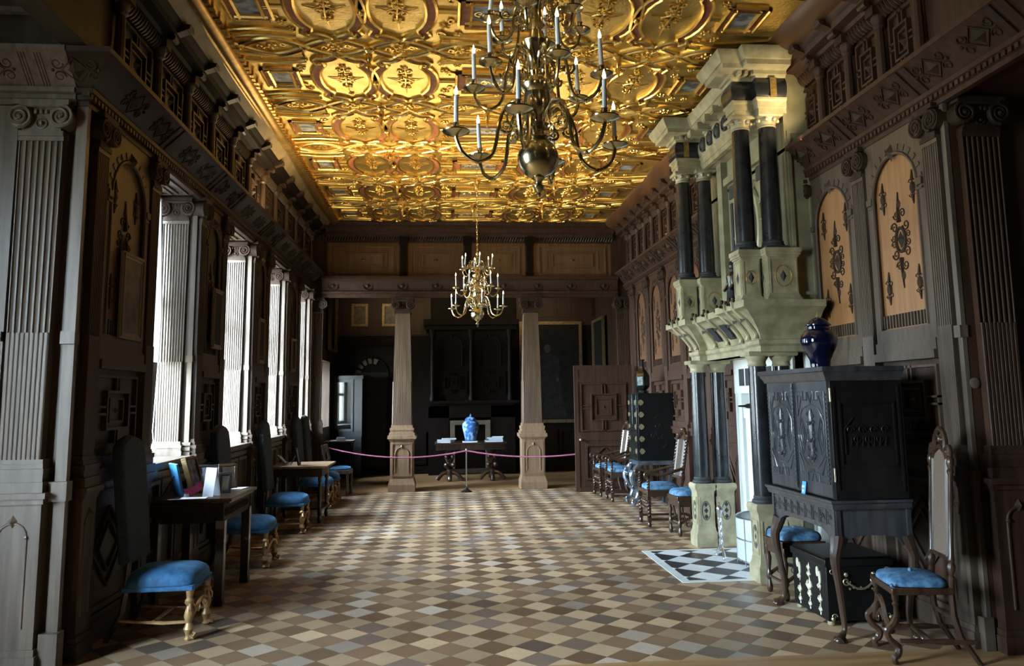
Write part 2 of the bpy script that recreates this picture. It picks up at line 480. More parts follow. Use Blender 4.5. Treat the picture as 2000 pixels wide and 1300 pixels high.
    def build(s, name, mats, parent=None, world=True, smooth=35, bevel=0.0):
        me = bpy.data.meshes.new(name)
        off = WORLDLOC.get(parent.name, V((0, 0, 0))) if (parent and world) else V((0, 0, 0))
        me.from_pydata([p - off for p in s.v], [], s.f)
        mats = mats if isinstance(mats, (list, tuple)) else [mats]
        for q in mats:
            me.materials.append(q)
        if len(mats) > 1:
            me.polygons.foreach_set('material_index', s.m)
        bm = bmesh.new()
        bm.from_mesh(me)
        bmesh.ops.recalc_face_normals(bm, faces=bm.faces)
        if smooth:
            th = math.radians(smooth)
            for e in bm.edges:
                if len(e.link_faces) == 2:
                    e.smooth = e.calc_face_angle(0) < th
            for f in bm.faces:
                f.smooth = True
        bm.to_mesh(me)
        bm.free()
        o = bpy.data.objects.new(name, me)
        COL.objects.link(o)
        if parent:
            o.parent = parent
            WORLDLOC[o.name] = off
        if bevel:
            b = o.modifiers.new('bevel', 'BEVEL')
            b.width = bevel
            b.segments = 2
            b.limit_method = 'ANGLE'
            b.angle_limit = math.radians(40)
        return o

def tag(o, label=None, cat=None, group=None, kind=None):
    if label: o['label'] = label
    if cat: o['category'] = cat
    if group: o['group'] = group
    if kind: o['kind'] = kind
    return o

def thing(name, label, cat, loc=(0, 0, 0), rz=0.0, group=None, kind=None):
    o = bpy.data.objects.new(name, None)
    o.empty_display_size = 0.05
    COL.objects.link(o)
    o.location = loc
    o.rotation_euler = (0, 0, rz)
    WORLDLOC[o.name] = V(loc)
    return tag(o, label, cat, group, kind)

def copy_tree(o, parent=None):
    c = o.copy()
    COL.objects.link(c)
    if parent:
        c.parent = parent
    for ch in list(o.children):
        copy_tree(ch, c)
    return c

def place(proto, first, loc, rz, label, group=None):
    o = proto if first else copy_tree(proto)
    o.location = loc
    o.rotation_euler = (0, 0, rz)
    o['label'] = label
    if group: o['group'] = group
    return o

def smooth_pts(pts, k=4, closed=False):
    """Catmull-Rom through the points"""
    P = [V(p) for p in pts]
    n = len(P)
    out = []
    rng = n if closed else n - 1
    for i in range(rng):
        p0 = P[(i - 1) % n] if (closed or i) else P[0]
        p1, p2 = P[i], P[(i + 1) % n]
        p3 = P[(i + 2) % n] if (closed or i + 2 < n) else P[-1]
        for j in range(k):
            t = j / k
            out.append(0.5 * ((2 * p1) + (-p0 + p2) * t + (2 * p0 - 5 * p1 + 4 * p2 - p3) * t * t + (-p0 + 3 * p1 - 3 * p2 + p3) * t ** 3))
    if not closed:
        out.append(P[-1])
    return out

# ------------------------------------------------------------------ wall joinery (u, n, z)
def fluted(mb, w0, w1, z0, z1, d, n, reed=False, mi=0):
    d0, d1 = d if isinstance(d, tuple) else (d, d)
    def ring(w, z, d):
        p = w / n
        r = [V((-w / 2, -0.01, z)), V((-w / 2, d, z))]
        for i in range(n):
            c = -w / 2 + p * (i + 0.5)
            a = p * (0.48 if reed else 0.36)
            for k in range(5):
                t = PI * k / 4
                q = math.sin(t) * a * (0.55 if reed else -1.0)
                r.append(V((c - math.cos(t) * a, d + q, z)))
        r += [V((w / 2, d, z)), V((w / 2, -0.01, z))]
        return r
    mb.loft([ring(w0, z0, d0), ring(w1, z1, d1)], True, mi)

def volute(mb, u, z, r, n0, s, mi=0):
    pts, rs = [], []
    for i in range(30):
        t = i / 29
        a = s * (PI / 2 - t * 2.25 * 2 * PI)
        q = r * (1 - 0.84 * t)
        pts.append((u + q * math.cos(a), n0 + 0.006 * t, z + q * math.sin(a)))
        rs.append(r * (0.17 - 0.09 * t))
    mb.tube(pts, rs, 6, mi)
    mb.lathe([(r * 0.98, -0.03), (r * 0.98, n0 - 0.005), (r * 0.2, n0)], (u, 0, z), 16, axis='y', mi=mi)
    mb.sphere((u, n0 + 0.004, z), r * 0.2, 8, mi)

def ionic(mb, w, z0, z1, d, mi=0):
    h = z1 - z0
    mb.box(-w * .54, w * .54, -.01, d + .012, z0 - .02, z0 + .015, mi)
    mb.box(-w * .47, w * .47, -.01, d + .004, z0, z1, mi)
    mb.box(-w * .68, w * .68, -.01, d + .04, z1 - h * .16, z1, mi)
    r = h * .35
    for sgn in (-1, 1):
        volute(mb, sgn * w * .50, z1 - h * .16 - r * 1.02, r, d + .035, sgn, mi)
    mb.tube([(-w * .5, d + .035, z1 - h * .19), (w * .5, d + .035, z1 - h * .19)], h * .055, 6, mi)
    for i in range(5):
        mb.sphere(((i - 2) * w * .13, d + .022, z1 - h * .36), w * .055, 6, mi, (1, .7, 1.3))
    mb.ring((0, d + .008, z0 + h * .3), w * .13, w * .025, (0, 1, 0), 12, 5, mi)
    mb.sphere((0, d + .012, z0 + h * .3), w * .06, 6, mi)

def swag_scroll(mb, u, z, r, n0, s, turns=1.4, th=.16, mi=0, a0=0.0):
    pts, rs = [], []
    for i in range(18):
        t = i / 17
        a = a0 + s * t * turns * 2 * PI
        q = r * (1 - .8 * t)
        pts.append((u + q * math.cos(a), n0, z + q * math.sin(a)))
        rs.append(r * th * (1 - .55 * t))
    mb.tube(pts, rs, 5, mi)

def pedestal_panel(mb, w, z0, z1, d, mi=0):
    """little niche arch moulding on a pedestal or dado face"""
    a = w * .30
    zs = z1 - .06 - a
    pts = [(-a, d, z0 + .06)] + [(-a, d, zs)]
    for i in range(9):
        t = PI - PI * i / 8
        pts.append((a * math.cos(t), d, zs + a * math.sin(t)))
    pts += [(a, d, z0 + .06)]
    mb.tube(pts, .009, 6, mi)
    mb.pyr((0, d, zs + a + .01), (.03, 0, 0), (0, 0, .04), (0, .03, 0), mi)
    mb.sphere((-a, d + .005, zs), .014, 6, mi)
    mb.sphere((a, d + .005, zs), .014, 6, mi)

def rect_frame(mb, u0, u1, z0, z1, t, d0, d1, mi=0):
    mb.box(u0, u1, d0, d1, z0, z0 + t, mi)
    mb.box(u0, u1, d0, d1, z1 - t, z1, mi)
    mb.box(u0, u0 + t, d0, d1, z0 + t, z1 - t, mi)
    mb.box(u1 - t, u1, d0, d1, z0 + t, z1 - t, mi)

def arch_plate(mb, u0, u1, z0, z1, a, zb, zs, d, mi=0, n=14):
    """flat plate (thickness d) with an arch-headed opening of half width a"""
    uc = (u0 + u1) / 2
    mb.box(u0, uc - a, -.005, d, z0, z1, mi)
    mb.box(uc + a, u1, -.005, d, z0, z1, mi)
    if zb > z0:
        mb.box(uc - a, uc + a, -.005, d, z0, zb, mi)
    for i in range(n):
        t0, t1 = PI - PI * i / n, PI - PI * (i + 1) / n
        x0, x1 = uc + a * math.cos(t0), uc + a * math.cos(t1)
        y0, y1 = zs + a * math.sin(t0), zs + a * math.sin(t1)
        mb.loft([[V((x0, -.005, y0)), V((x1, -.005, y1)), V((x1, -.005, z1)), V((x0, -.005, z1))],
                 [V((x0, d, y0)), V((x1, d, y1)), V((x1, d, z1)), V((x0, d, z1))]], True, mi)

def arch_moulding(mb, uc, a, zb, zs, d, mi=0, keys=True):
    pts = [(uc - a, d, zb), (uc - a, d, zs)] + [(uc + a * math.cos(PI - PI * i / 12), d, zs + a * math.sin(PI * i / 12)) for i in range(1, 12)] + [(uc + a, d, zs), (uc + a, d, zb)]
    mb.tube(pts, .014, 6, mi)
    for sgn in (-1, 1):
        mb.box(uc + sgn * (a + .035) - .035, uc + sgn * (a + .035) + .035, 0, d + .02, zs - .03, zs + .02, mi)
        mb.box(uc + sgn * (a + .035) - .03, uc + sgn * (a + .035) + .03, 0, d + .012, zs - .06, zs - .045, mi)
    if keys:
        for i in range(13):
            t = PI * (i + .5) / 13
            r0, r1 = a + .018, a + .065
            c, s_ = math.cos(t), math.sin(t)
            q = .010
            mb.prism([V((uc + r0 * c - q * s_, d - .005, zs + r0 * s_ + q * c)), V((uc + r1 * c - q * 1.3 * s_, d - .005, zs + r1 * s_ + q * 1.3 * c)),
                      V((uc + r1 * c + q * 1.3 * s_, d - .005, zs + r1 * s_ - q * 1.3 * c)), V((uc + r0 * c + q * s_, d - .005, zs + r0 * s_ - q * c))], (0, .012, 0), mi)
    mb.pyr((uc, d, zs + a + .01), (.03, 0, 0), (0, 0, .07), (0, .05, 0), mi)

def cartouche(mb, uc, zc, s, n0, mi=0):
    """strapwork relief with central lozenge and four outlying bosses"""
    mb.ring((uc, n0, zc), .045 * s, .010 * s, (0, 1, 0), 16, 5, mi, 1, 1.5)
    mb.pyr((uc, n0, zc), (.028 * s, 0, 0), (0, 0, .05 * s), (0, .02 * s, 0), mi)
    for sz in (-1, 1):
        for sx_ in (-1, 1):
            swag_scroll(mb, uc + sx_ * .055 * s, zc + sz * .075 * s, .032 * s, n0, sx_ * sz, mi=mi)
            swag_scroll(mb, uc + sx_ * .03 * s, zc + sz * .145 * s, .028 * s, n0, -sx_ * sz, mi=mi)
            swag_scroll(mb, uc + sx_ * .07 * s, zc + sz * .02 * s, .022 * s, n0, -sx_ * sz, mi=mi)
        mb.tube([(uc, n0, zc + sz * .1 * s), (uc + .006, n0, zc + sz * .17 * s), (uc, n0, zc + sz * .27 * s)], [.02 * s, .012 * s, .004 * s], 6, mi, flat=.6)
        mb.sphere((uc, n0, zc + sz * .20 * s), .018 * s, 6, mi, (1, .5, 1.4))
        for sx_ in (-1, 1):
            cu, cz = uc + sx_ * .145 * s, zc + sz * .26 * s
            mb.sphere((cu, n0, cz), .022 * s, 8, mi, (1, .6, 1.5))
            for q in (-1, 1):
                swag_scroll(mb, cu + q * .018 * s, cz + .035 * s, .018 * s, n0, q, 1.1, mi=mi)
                swag_scroll(mb, cu + q * .018 * s, cz - .035 * s, .018 * s, n0, -q, 1.1, mi=mi)
            mb.tube([(cu, n0, cz + .04 * s), (cu, n0, cz + .1 * s)], [.012 * s, .003 * s], 5, mi)
            mb.tube([(cu, n0, cz - .04 * s), (cu, n0, cz - .09 * s)], [.012 * s, .003 * s], 5, mi)

def strap_lozenge(mb, uc, zc, w, h, n, nz, mi=0):
    """frieze ornament: faceted lozenge boss between curling straps; n is the sloped face normal"""
    n = V(n)
    zt = n.cross(V((1, 0, 0)))
    if zt.z < 0: zt = -zt
    c = V((uc, nz, zc))
    mb.pyr(c, V((w * .16, 0, 0)), zt * h * .30, n * .03, mi)
    def P(u, z): return c + V((u, 0, 0)) + zt * z + n * .003
    mb.tube([P(-w * .24, 0), P(0, h * .42), P(w * .24, 0), P(0, -h * .42)], .006, 5, mi, True)
    for sx_ in (-1, 1):
        for sz in (-1, 1):
            pts = []
            for i in range(14):
                t = i / 13
                a = t * 1.3 * 2 * PI * sz * sx_ + (PI if sx_ > 0 else 0)
                q = h * .20 * (1 - .75 * t)
                pts.append(P(sx_ * w * .30 + q * math.cos(a), sz * h * .22 + q * math.sin(a)))
            mb.tube(pts, [.007 - .004 * i / 13 for i in range(14)], 5, mi)
        mb.sphere(P(sx_ * w * .40, 0), .013, 6, mi)

def geo_panel(mb, u0, u1, z0, z1, d, mi=0):
    """square panel with mitred inner frame joined by short bars, small boss"""
    t = .018
    rect_frame(mb, u0, u1, z0, z1, t, 0, d, mi)
    uc, zc = (u0 + u1) / 2, (z0 + z1) / 2
    a, b = (u1 - u0) * .28, (z1 - z0) * .28
    rect_frame(mb, uc - a, uc + a, zc - b, zc + b, t, 0, d * 1.2, mi)
    rect_frame(mb, uc - a * .62, uc + a * .62, zc - b * .62, zc + b * .62, t * .7, 0, d * .8, mi)
    for s in (-1, 1):
        for q in (-1, 1):
            mb.box(uc + q * .025 - .008, uc + q * .025 + .008, 0, d, min(zc + s * b, (z0, z1)[s > 0]), max(zc + s * b, (z0, z1)[s > 0]), mi)
            mb.box(min(uc + s * a, (u0, u1)[s > 0]), max(uc + s * a, (u0, u1)[s > 0]), 0, d, zc + q * .025 - .008, zc + q * .025 + .008, mi)
    mb.pyr((uc, d * .3, zc), (.02, 0, 0), (0, 0, .025), (0, .025, 0), mi)

def base_block(mb, w, d, z0, z1, mi=0):
    h = z1 - z0
    for k, (a, b, e) in enumerate([(0, .32, .045), (.32, .55, .03), (.55, .72, .036), (.72, .86, .02), (.86, 1.0, .012)]):
        mb.box(-w / 2 - e * .7, w / 2 + e * .7, -.01, d + e, z0 + a * h, z0 + b * h, mi)

def pilaster(M, parent, name='pilaster', w=.19, d=.05, wood_=None, ped=True, z_base=1.06, z_shaft=1.26, z_mid=2.05, z_cap=3.36, z_top=3.58, nf=7, nr=9, z_floor=0.0, cap=None):
    mb = MB(M)
    if ped:
        mb.box(-w * .62, w * .62, -.01, d + .03, z_floor + .14, z_base - .07)
        mb.box(-w * .70, w * .70, -.01, d + .05, z_floor, z_floor + .10)
        mb.box(-w * .66, w * .66, -.01, d + .04, z_floor + .10, z_floor + .14)
        mb.box(-w * .68, w * .68, -.01, d + .045, z_base - .07, z_base - .035)
        mb.box(-w * .75, w * .75, -.01, d + .065, z_base - .035, z_base)
        pedestal_panel(mb, w * 1.1, z_floor + .2, z_base - .12, d + .03)
    base_block(mb, w * 1.05, d, z_base, z_shaft)
    fluted(mb, w * .96, w * 1.0, z_shaft, z_mid, d + .004, nr, True)
    fluted(mb, w * 1.0, w * 1.05, z_mid, z_cap - .03, d, nf)
    mb.box(-w * .55, w * .55, -.01, d + .004, z_cap - .05, z_cap)
    p = mb.build(name, wood_ or OAK, parent)
    cb = MB(M)
    ionic(cb, w, z_cap, z_top, d)
    cb.build('capital', cap or CARVE, p)
    return p

# ------------------------------------------------------------------ room shell
XL, XR, Y0, Y1, YB = -2.4, 3.42, 5.3, 14.4, 17.6
YR0 = 4.9            # right wall starts here; an opening lies nearer the camera
ZC = 4.84

def struct(o, label, cat):
    return tag(o, label, cat, None, 'structure')

def moulding(mb, path, prof, mi=0, closed_prof=True):
    """profile (n, z) swept along an XY polyline; n points to the left of travel"""
    P = [V((p[0], p[1])) for p in path]
    rings = []
    for i, p in enumerate(P):
        d0 = (p - P[i - 1]).normalized() if i else None
        d1 = (P[i + 1] - p).normalized() if i < len(P) - 1 else None
        n0 = V((-d0.y, d0.x)) if d0 else None
        n1 = V((-d1.y, d1.x)) if d1 else None
        if n0 is None: n = n1
        elif n1 is None: n = n0
        else:
            n = (n0 + n1).normalized()
            n = n / max(0.2, n.dot(n0))
        rings.append([V((p.x + n.x * a, p.y + n.y * a, z)) for a, z in prof])
    mb.loft(rings, True, mi)

# floor
mb = MB(); mb.box(-6, 5.2, 4.97, 14.25, -.1, 0)
floor = struct(mb.build('floor', PARQ), 'diagonal two-tone parquet floor of the long gallery', 'floor')
mb = MB(); mb.box(-6, 5.2, -3, 4.97, -.1, 0); mb.box(-6, 5.2, 14.25, 18.8, -.1, 0)
mb.build('board_floor', PLANK, floor)
mb = MB(); mb.box(2.05, 3.30, 6.93, 8.38, -.001, .004)
hb = struct(mb.build('trim_1', WHITEM), 'white marble border of the chequered hearth', 'hearth')
mb = MB(); mb.box(2.13, 3.30, 7.00, 8.31, -.001, .0065)
mb.build('chequer_paving', HEARTHM, hb)

# ceiling slab
mb = MB(); mb.box(-3.2, 4.2, -3, 14.7, ZC, ZC + .15)
ceil = struct(mb.build('ceiling', GOLD), 'gilded plaster ceiling with strapwork and pendants', 'ceiling')

# ---- left wall
mb = MB()
PIERS = [(5.3, 6.64), (7.74, 8.72), (9.92, 10.86), (12.0, 13.14), (14.2, 15.8), (16.9, 18.8)]
for a, b in PIERS:
    mb.box(-3.15, XL, a, b, 0, 3.62)
for a, b in WIN + [(15.8, 16.9)]:
    mb.box(-3.15, XL, a, b, 0, 1.07)
mb.box(-3.15, XL, 5.3, 18.8, 3.62, 5.0); mb.box(-3.15, XL, 15.8, 16.9, 2.4, 3.62)
mb.box(-4.4, -3.15, 5.3, 5.5, 0, 5.0)            # far wall of the side bay
mb.box(-4.4, -4.2, -3, 1.6, 0, 5.0); mb.box(-4.4, -4.2, 3.0, 5.3, 0, 5.0)
mb.box(-4.4, -4.2, 1.6, 3.0, 0, .9); mb.box(-4.4, -4.2, 1.6, 3.0, 3.5, 5.0)
mb.box(-4.4, -2.34, -3, 5.3, 4.22, 4.4)          # bay soffit
wl = struct(mb.build('wall_left', OAK), 'dark oak panelled window wall on the left', 'wall')
mb = MB()
for k in range(5):
    y = .7 + k * .95
    for a, b in ((-3.25, -2.62), (-4.1, -3.4)):
        rect_frame(mb_ := MB(Matrix(((1, 0, 0, 0), (0, 0, 1, 0), (0, -1, 0, 4.22), (0, 0, 0, 1)))), a, b, y, y + .75, .05, 0, .035)
        mb.v += mb_.v; kk = len(mb.v) - len(mb_.v); mb.f += [tuple(i + kk for i in f) for f in mb_.f]; mb.m += mb_.m
mb.build('soffit_moulding', OAKG, wl)

FL = lambda y: frame((XL, y, 0), (0, 1, 0), (1, 0, 0))
FR = lambda y: frame((XR, y, 0), (0, 1, 0), (-1, 0, 0))

def pier_bay(parent, M, width, panel_mat, plate_mat, cart_mat, cart=True, prefix=''):
    """one arch-headed panel over a geometric panel over a dado panel, centred on u=0"""
    h = width / 2
    a = h - .085
    pb = MB(M)
    arch_plate(pb, -h, h, 1.98, 3.56, a, 2.08, 3.44 - a - .04, .035)
    arch_moulding(pb, 0, a, 2.08, 3.44 - a - .04, .035)
    pb.box(-h, h, -.005, .05, 1.90, 1.98)
    pb.box(-h, h, -.005, .07, 1.84, 1.90)
    n = max(4, int(width / .05))
    for i in range(n):
        u = -a + (i + .5) * 2 * a / n
        pb.box(u - .35 * a / n, u + .35 * a / n, -.005, .028, 2.09, 2.19)
    geo_panel(pb, -h + .05, h - .05, 1.30, 1.80, .03)
    pb.box(-h, h, -.005, .05, 1.06, 1.12); pb.box(-h, h, -.005, .07, 1.12, 1.16); pb.box(-h, h, -.005, .04, 1.16, 1.24)
    rect_frame(pb, -h + .03, h - .03, .2, 1.0, .03, -.005, .025)
    q = .27
    w_ = h - .12
    for k in (1.0, .62):
        pb.tube([(-w_ * k, .012, .6), (0, .012, .6 + q * k), (w_ * k, .012, .6), (0, .012, .6 - q * k)], .014, 6, 0, True)
    pb.box(-h, h, -.005, .045, 0, .14); pb.box(-h, h, -.005, .03, .14, .18)
    o = pb.build('panelling', plate_mat, parent)
    fb = MB(M)
    fb.box(-a - .005, a + .005, -.005, .006, 2.08, 3.45)
    fo = fb.build('arched_panel', panel_mat, o)
    if cart:
        cb = MB(M)
        cartouche(cb, 0, 2.74, min(1.35, a / .21), .010)
        cb.build('cartouche', cart_mat, o)
    return o

for k, (a, b) in enumerate(PIERS[:5]):
    y0 = a + .09 if k else a + .22
    y1 = b - .11
    if k == 4: y0, y1 = a + .09, 14.36
    pilaster(FL(y0), wl, w=.17)
    if k < 4:
        pilaster(FL(y1), wl, w=.17)
        pier_bay(wl, FL((y0 + y1) / 2), y1 - y0 - .20, OAKP if k == 0 else OAK, OAK, CARVE)
# returned pilaster on the pier that faces the camera, then a plain arched bay further left
pilaster(frame((-2.63, 5.3, 0), (1, 0, 0), (0, -1, 0)), wl, w=.26, d=.07, wood_=OAKG, cap=OAKG, z_base=1.06, z_cap=3.36)
pilaster(frame((-3.95, 5.3, 0), (1, 0, 0), (0, -1, 0)), wl, w=.26, d=.07, wood_=OAKG, cap=OAKG, z_base=1.06, z_cap=3.36)
mb = MB(frame((0, 5.3, 0), (1, 0, 0), (0, -1, 0)))
mb.box(-2.43, -2.36, -.01, .035, .0, 3.58)
mb.box(-2.44, -2.35, -.01, .06, 1.98, 2.06)
mb.box(-2.45, -2.34, -.01, .08, .0, .22)
mb.box(-2.45, -2.34, -.01, .07, 1.0, 1.12)
arch_plate(mb, -3.77, -2.80, .2, 3.56, .38, 2.08, 2.98, .03)
mb.box(-3.77, -2.80, -.01, .06, 2.0, 2.06)
for k in range(12):
    mb.box(-3.28 - .30, -3.28 + .30, 0, .012, 2.15 + k * .085, 2.20 + k * .085)
mb.build('panelling', OAKG, wl)
# dado panelling under each window
for a, b in WIN:
    M = FL((a + b) / 2)
    w_ = b - a
    mb = MB(M)
    h = w_ / 2
    mb.box(-h, h, -.005, .04, 0, .16)
    for s in (-1, 0, 1):
        rect_frame(mb, s * w_ / 3 - w_ / 6 + .02, s * w_ / 3 + w_ / 6 - .02, .22, .96, .035, -.005, .03)
    mb.box(-h, h, -.005, .03, .98, 1.03)
    mb.build('dado_panel', OAKG, wl)

# ---- windows with fluted reveals
def window(idx, a, b):
    w = b - a
    mb = MB()
    mb.box(-3.15, -2.33, a - .015, b + .03, 1.07, 1.11)
    mb.box(-3.15, -2.36, a, b, 1.045, 1.07)
    o = struct(mb.build('window_%d' % idx, OAKG), 'tall window bay in the left wall with fluted reveals, number %s from the camera' % ['one', 'two', 'three', 'four'][idx - 1], 'window')
    o['label'] = ['first tall window bay from the camera, white blind and lit sill', 'second tall window bay from the camera, between two dark piers',
                  'third tall window bay from the camera, bright fluted reveal', 'fourth tall window bay, farthest down the left wall'][idx - 1]
    # reveal linings
    for y, ny in ((b, -1), (a, 1)):
        M = frame((-2.58, y, 0), (ny * -1.0, 0, 0), (0, ny, 0))
        pilaster(M, o, 'reveal_pilaster', w=.225, d=.03, wood_=OAKG, ped=False, z_base=1.11, z_shaft=1.24, z_mid=1.98, z_cap=3.36, z_top=3.56, nf=9, nr=10)
        cm = MB(frame((-2.405, y, 0), (ny * -1.0, 0, 0), (0, ny, 0)))
        cm.box(-.022, .022, -.005, .022, 1.11, 3.56)
        cm.box(-.032, .032, -.005, .04, 1.98, 2.04)
        for z in (1.11, 1.155, 1.20):
            cm.box(-.04, .04, -.005, .045 - (z - 1.11) * .15, z, z + .03)
        cm.build('edge_strip', OAKG, o)
    # soffit panel
    sm = MB()
    sm.box(-2.76, -2.42, a + .02, b - .02, 3.595, 3.62)
    for x0, x1 in ((-2.73, -2.60), (-2.57, -2.45)):
        for (p, q) in ((x0, x0 + .03), (x1 - .03, x1)):
            sm.box(p, q, a + .1, b - .1, 3.575, 3.6)
        for (p, q) in ((a + .1, a + .13), (b - .13, b - .1)):
            sm.box(x0 + .03, x1 - .03, p, q, 3.575, 3.6)
    sm.build('soffit', OAKG, o)
    # stone frame with mullion and transom, leaded glazing
    fm = MB()
    fm.box(-2.87, -2.75, a, a + .07, 1.11, 3.6); fm.box(-2.87, -2.75, b - .07, b, 1.11, 3.6)
    fm.box(-2.87, -2.75, a, b, 1.11, 1.17); fm.box(-2.87, -2.75, a, b, 3.53, 3.6)
    fm.box(-2.86, -2.76, (a + b) / 2 - .035, (a + b) / 2 + .035, 1.17, 3.53)
    fm.box(-2.86, -2.76, a + .07, b - .07, 2.55, 2.62)
    fm.build('window_frame', PLASTER, o)
    lm = MB()
    for s in (0, 1):
        y0 = a + .07 + s * (w / 2 - .035); y1 = y0 + w / 2 - .105
        for i in (1, 2):
            y = y0 + (y1 - y0) * i / 3
            lm.box(-2.817, -2.803, y - .003, y + .003, 1.17, 3.53)
        for i in range(1, 7):
            z = 1.17 + 2.36 * i / 7
            lm.box(-2.817, -2.803, y0, y1, z - .003, z + .003)
    lm.build('leading', IRON, o)
    gm = MB(); gm.box(-2.813, -2.807, a + .07, b - .07, 1.17, 3.53)
    gm.build('pane', GLASS, o)
    return o
wins = [window(i + 1, a, b) for i, (a, b) in enumerate(WIN)]
# roller blind and its cord in the nearest window
bl = thing('roller_blind', 'white translucent roller blind drawn halfway down the nearest window, its cord hanging below', 'blind', (-2.735, 7.4, 3.5))
mb = MB(); mb.lathe([(.022, -.5), (.022, .5)], (-2.72, 7.19, 3.54), 12, axis='y'); mb.build('roller', BLIND, bl)
mb = MB(); mb.loft([[V((-2.72 + q, 6.67, z)), V((-2.72 + q, 7.67, z)), V((-2.7185 + q, 7.67, z)), V((-2.7185 + q, 6.67, z))] for z, q in ((1.97, .065), (2.7, .04), (3.53, 0))]); mb.build('sheet', SHEER, bl)
mb = MB(); mb.tube([(-2.69, 7.6, 3.5), (-2.64, 7.6, 2.4), (-2.65, 7.6, 1.9), (-2.67, 7.60, 1.35), (-2.65, 7.59, 1.19), (-2.66, 7.55, 1.15), (-2.68, 7.50, 1.13)], .006, 5); mb.build('pull_cord', BLIND, bl)
def window_plain(n, M, w, z0, z1, label):
    mb = MB(M)
    rect_frame(mb, -w / 2, w / 2, z0, z1, .07, -.1, .0)
    for i in (1, 2, 3):
        u = -w / 2 + w * i / 4
        mb.box(u - .03, u + .03, -.09, -.01, z0 + .07, z1 - .07)
    mb.box(-w / 2 + .07, w / 2 - .07, -.09, -.01, (z0 + z1) / 2 - .03, (z0 + z1) / 2 + .03)
    o = struct(mb.build('window_%d' % n, OAKG), label, 'window')
    g = MB(M); g.box(-w / 2 + .06, w / 2 - .06, -.055, -.049, z0 + .06, z1 - .06); g.build('pane', GLASS, o)
window_plain(5, frame((-4.2, 2.3, 0), (0, 1, 0), (1, 0, 0)), 1.4, .9, 3.5, 'window of the side bay on the near left')
window_plain(6, frame((-2.9, 16.35, 0), (0, 1, 0), (1, 0, 0)), 1.1, 1.07, 2.4, 'window beyond the far columns on the left')

# ---- right wall
mb = MB()
mb.box(XR, 4.0, YR0, 18.8, 0, 5.0)
mb.box(4.0, 5.0, YR0, 5.1, 0, 5.0)
mb.box(4.9, 5.1, -3, YR0, 0, 5.0)
mb.box(XR, 4.9, -3, YR0, 3.62, 5.0)
wr = struct(mb.build('wall_right', OAKR), 'dark oak panelled wall on the right with arched panels', 'wall')
BAY = .97
for k in range(10):
    y = 5.05 + BAY * k
    if 6.5 < y < 9.0 and k in (3,):
        continue
    pilaster(FR(y), wr, w=.165, wood_=OAKB if k < 2 else OAKR)
    yc = y + BAY / 2
    if k < 9 and k not in (2, 3):
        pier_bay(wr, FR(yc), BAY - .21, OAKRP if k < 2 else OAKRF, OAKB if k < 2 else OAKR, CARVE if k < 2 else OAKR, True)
# reveal of the near opening
pilaster(frame((3.61, YR0, 0), (-1, 0, 0), (0, -1, 0)), wr, w=.25, d=.05, wood_=OAKR)
pilaster(frame((4.25, YR0, 0), (-1, 0, 0), (0, -1, 0)), wr, w=.25, d=.05, wood_=OAKR)
mb = MB(FR(YR0 + .015))
mb.box(-.015, .03, -.005, .03, 0, 3.58)
mb.box(-.025, .04, -.005, .05, 1.96, 2.04); mb.box(-.025, .04, -.005, .05, 1.0, 1.1); mb.box(-.03, .05, -.005, .06, 0, .2)
mb.build('edge_strip', OAKG, wr)
mb = MB(); mb.lathe([(.035, 0), (.035, .008), (.022, .014), (.012, .014)], (3.445, YR0 - .0, 1.66), 14, axis='y')
for i, p in enumerate(mb.v): mb.v[i] = V((p.x, 2 * YR0 - p.y, p.z))
mb.build('brass_boss', OAKG, wr)

# ---- entablatures
ENT = [(0, 3.56), (.045, 3.56), (.045, 3.595), (.06, 3.60), (.06, 3.63), (.085, 3.64), (.085, 3.672), (.06, 3.682), (.235, 3.85), (.25, 3.855), (.25, 3.89), (0, 3.89)]
CORN = [(0, 4.5), (.03, 4.5), (.035, 4.56), (.10, 4.575), (.12, 4.60), (.20, 4.61), (.215, 4.655), (.245, 4.675), (.26, 4.70), (0, 4.72)]
SL = (V((0, .165, -.175))).normalized()     # (u, n, z) normal of the sloping frieze
def ent_side(path, M, span, trig, dia, woodm, label, idx, gad):
    mb = MB()
    moulding(mb, path, ENT)
    o = struct(mb.build('trim_%d' % idx, woodm), label, 'cornice')
    ob = MB(M)
    for u in dia:
        strap_lozenge(ob, u, 3.766, .40, .21, SL, .150)
    for u in trig:
        for q in (-.05, .05):
            ob.loft([[V((u + q - .03, .062, 3.684)), V((u + q + .03, .062, 3.684)), V((u + q + .03, .074, 3.674)), V((u + q - .03, .074, 3.674))],
                     [V((u + q - .03, .236, 3.852)), V((u + q + .03, .236, 3.852)), V((u + q + .03, .246, 3.842)), V((u + q - .03, .246, 3.842))]])
    ob.build('frieze_ornament', CARVE if woodm is not OAKG else OAK, o)
    db = MB(M)
    n = int((span[1] - span[0]) / .055)
    for i in range(n):
        u = span[0] + (i + .5) * .055
        db.box(u - .016, u + .016, .04, .075, 3.60, 3.632)
    db.build('dentil_row', woodm, o)
    return o

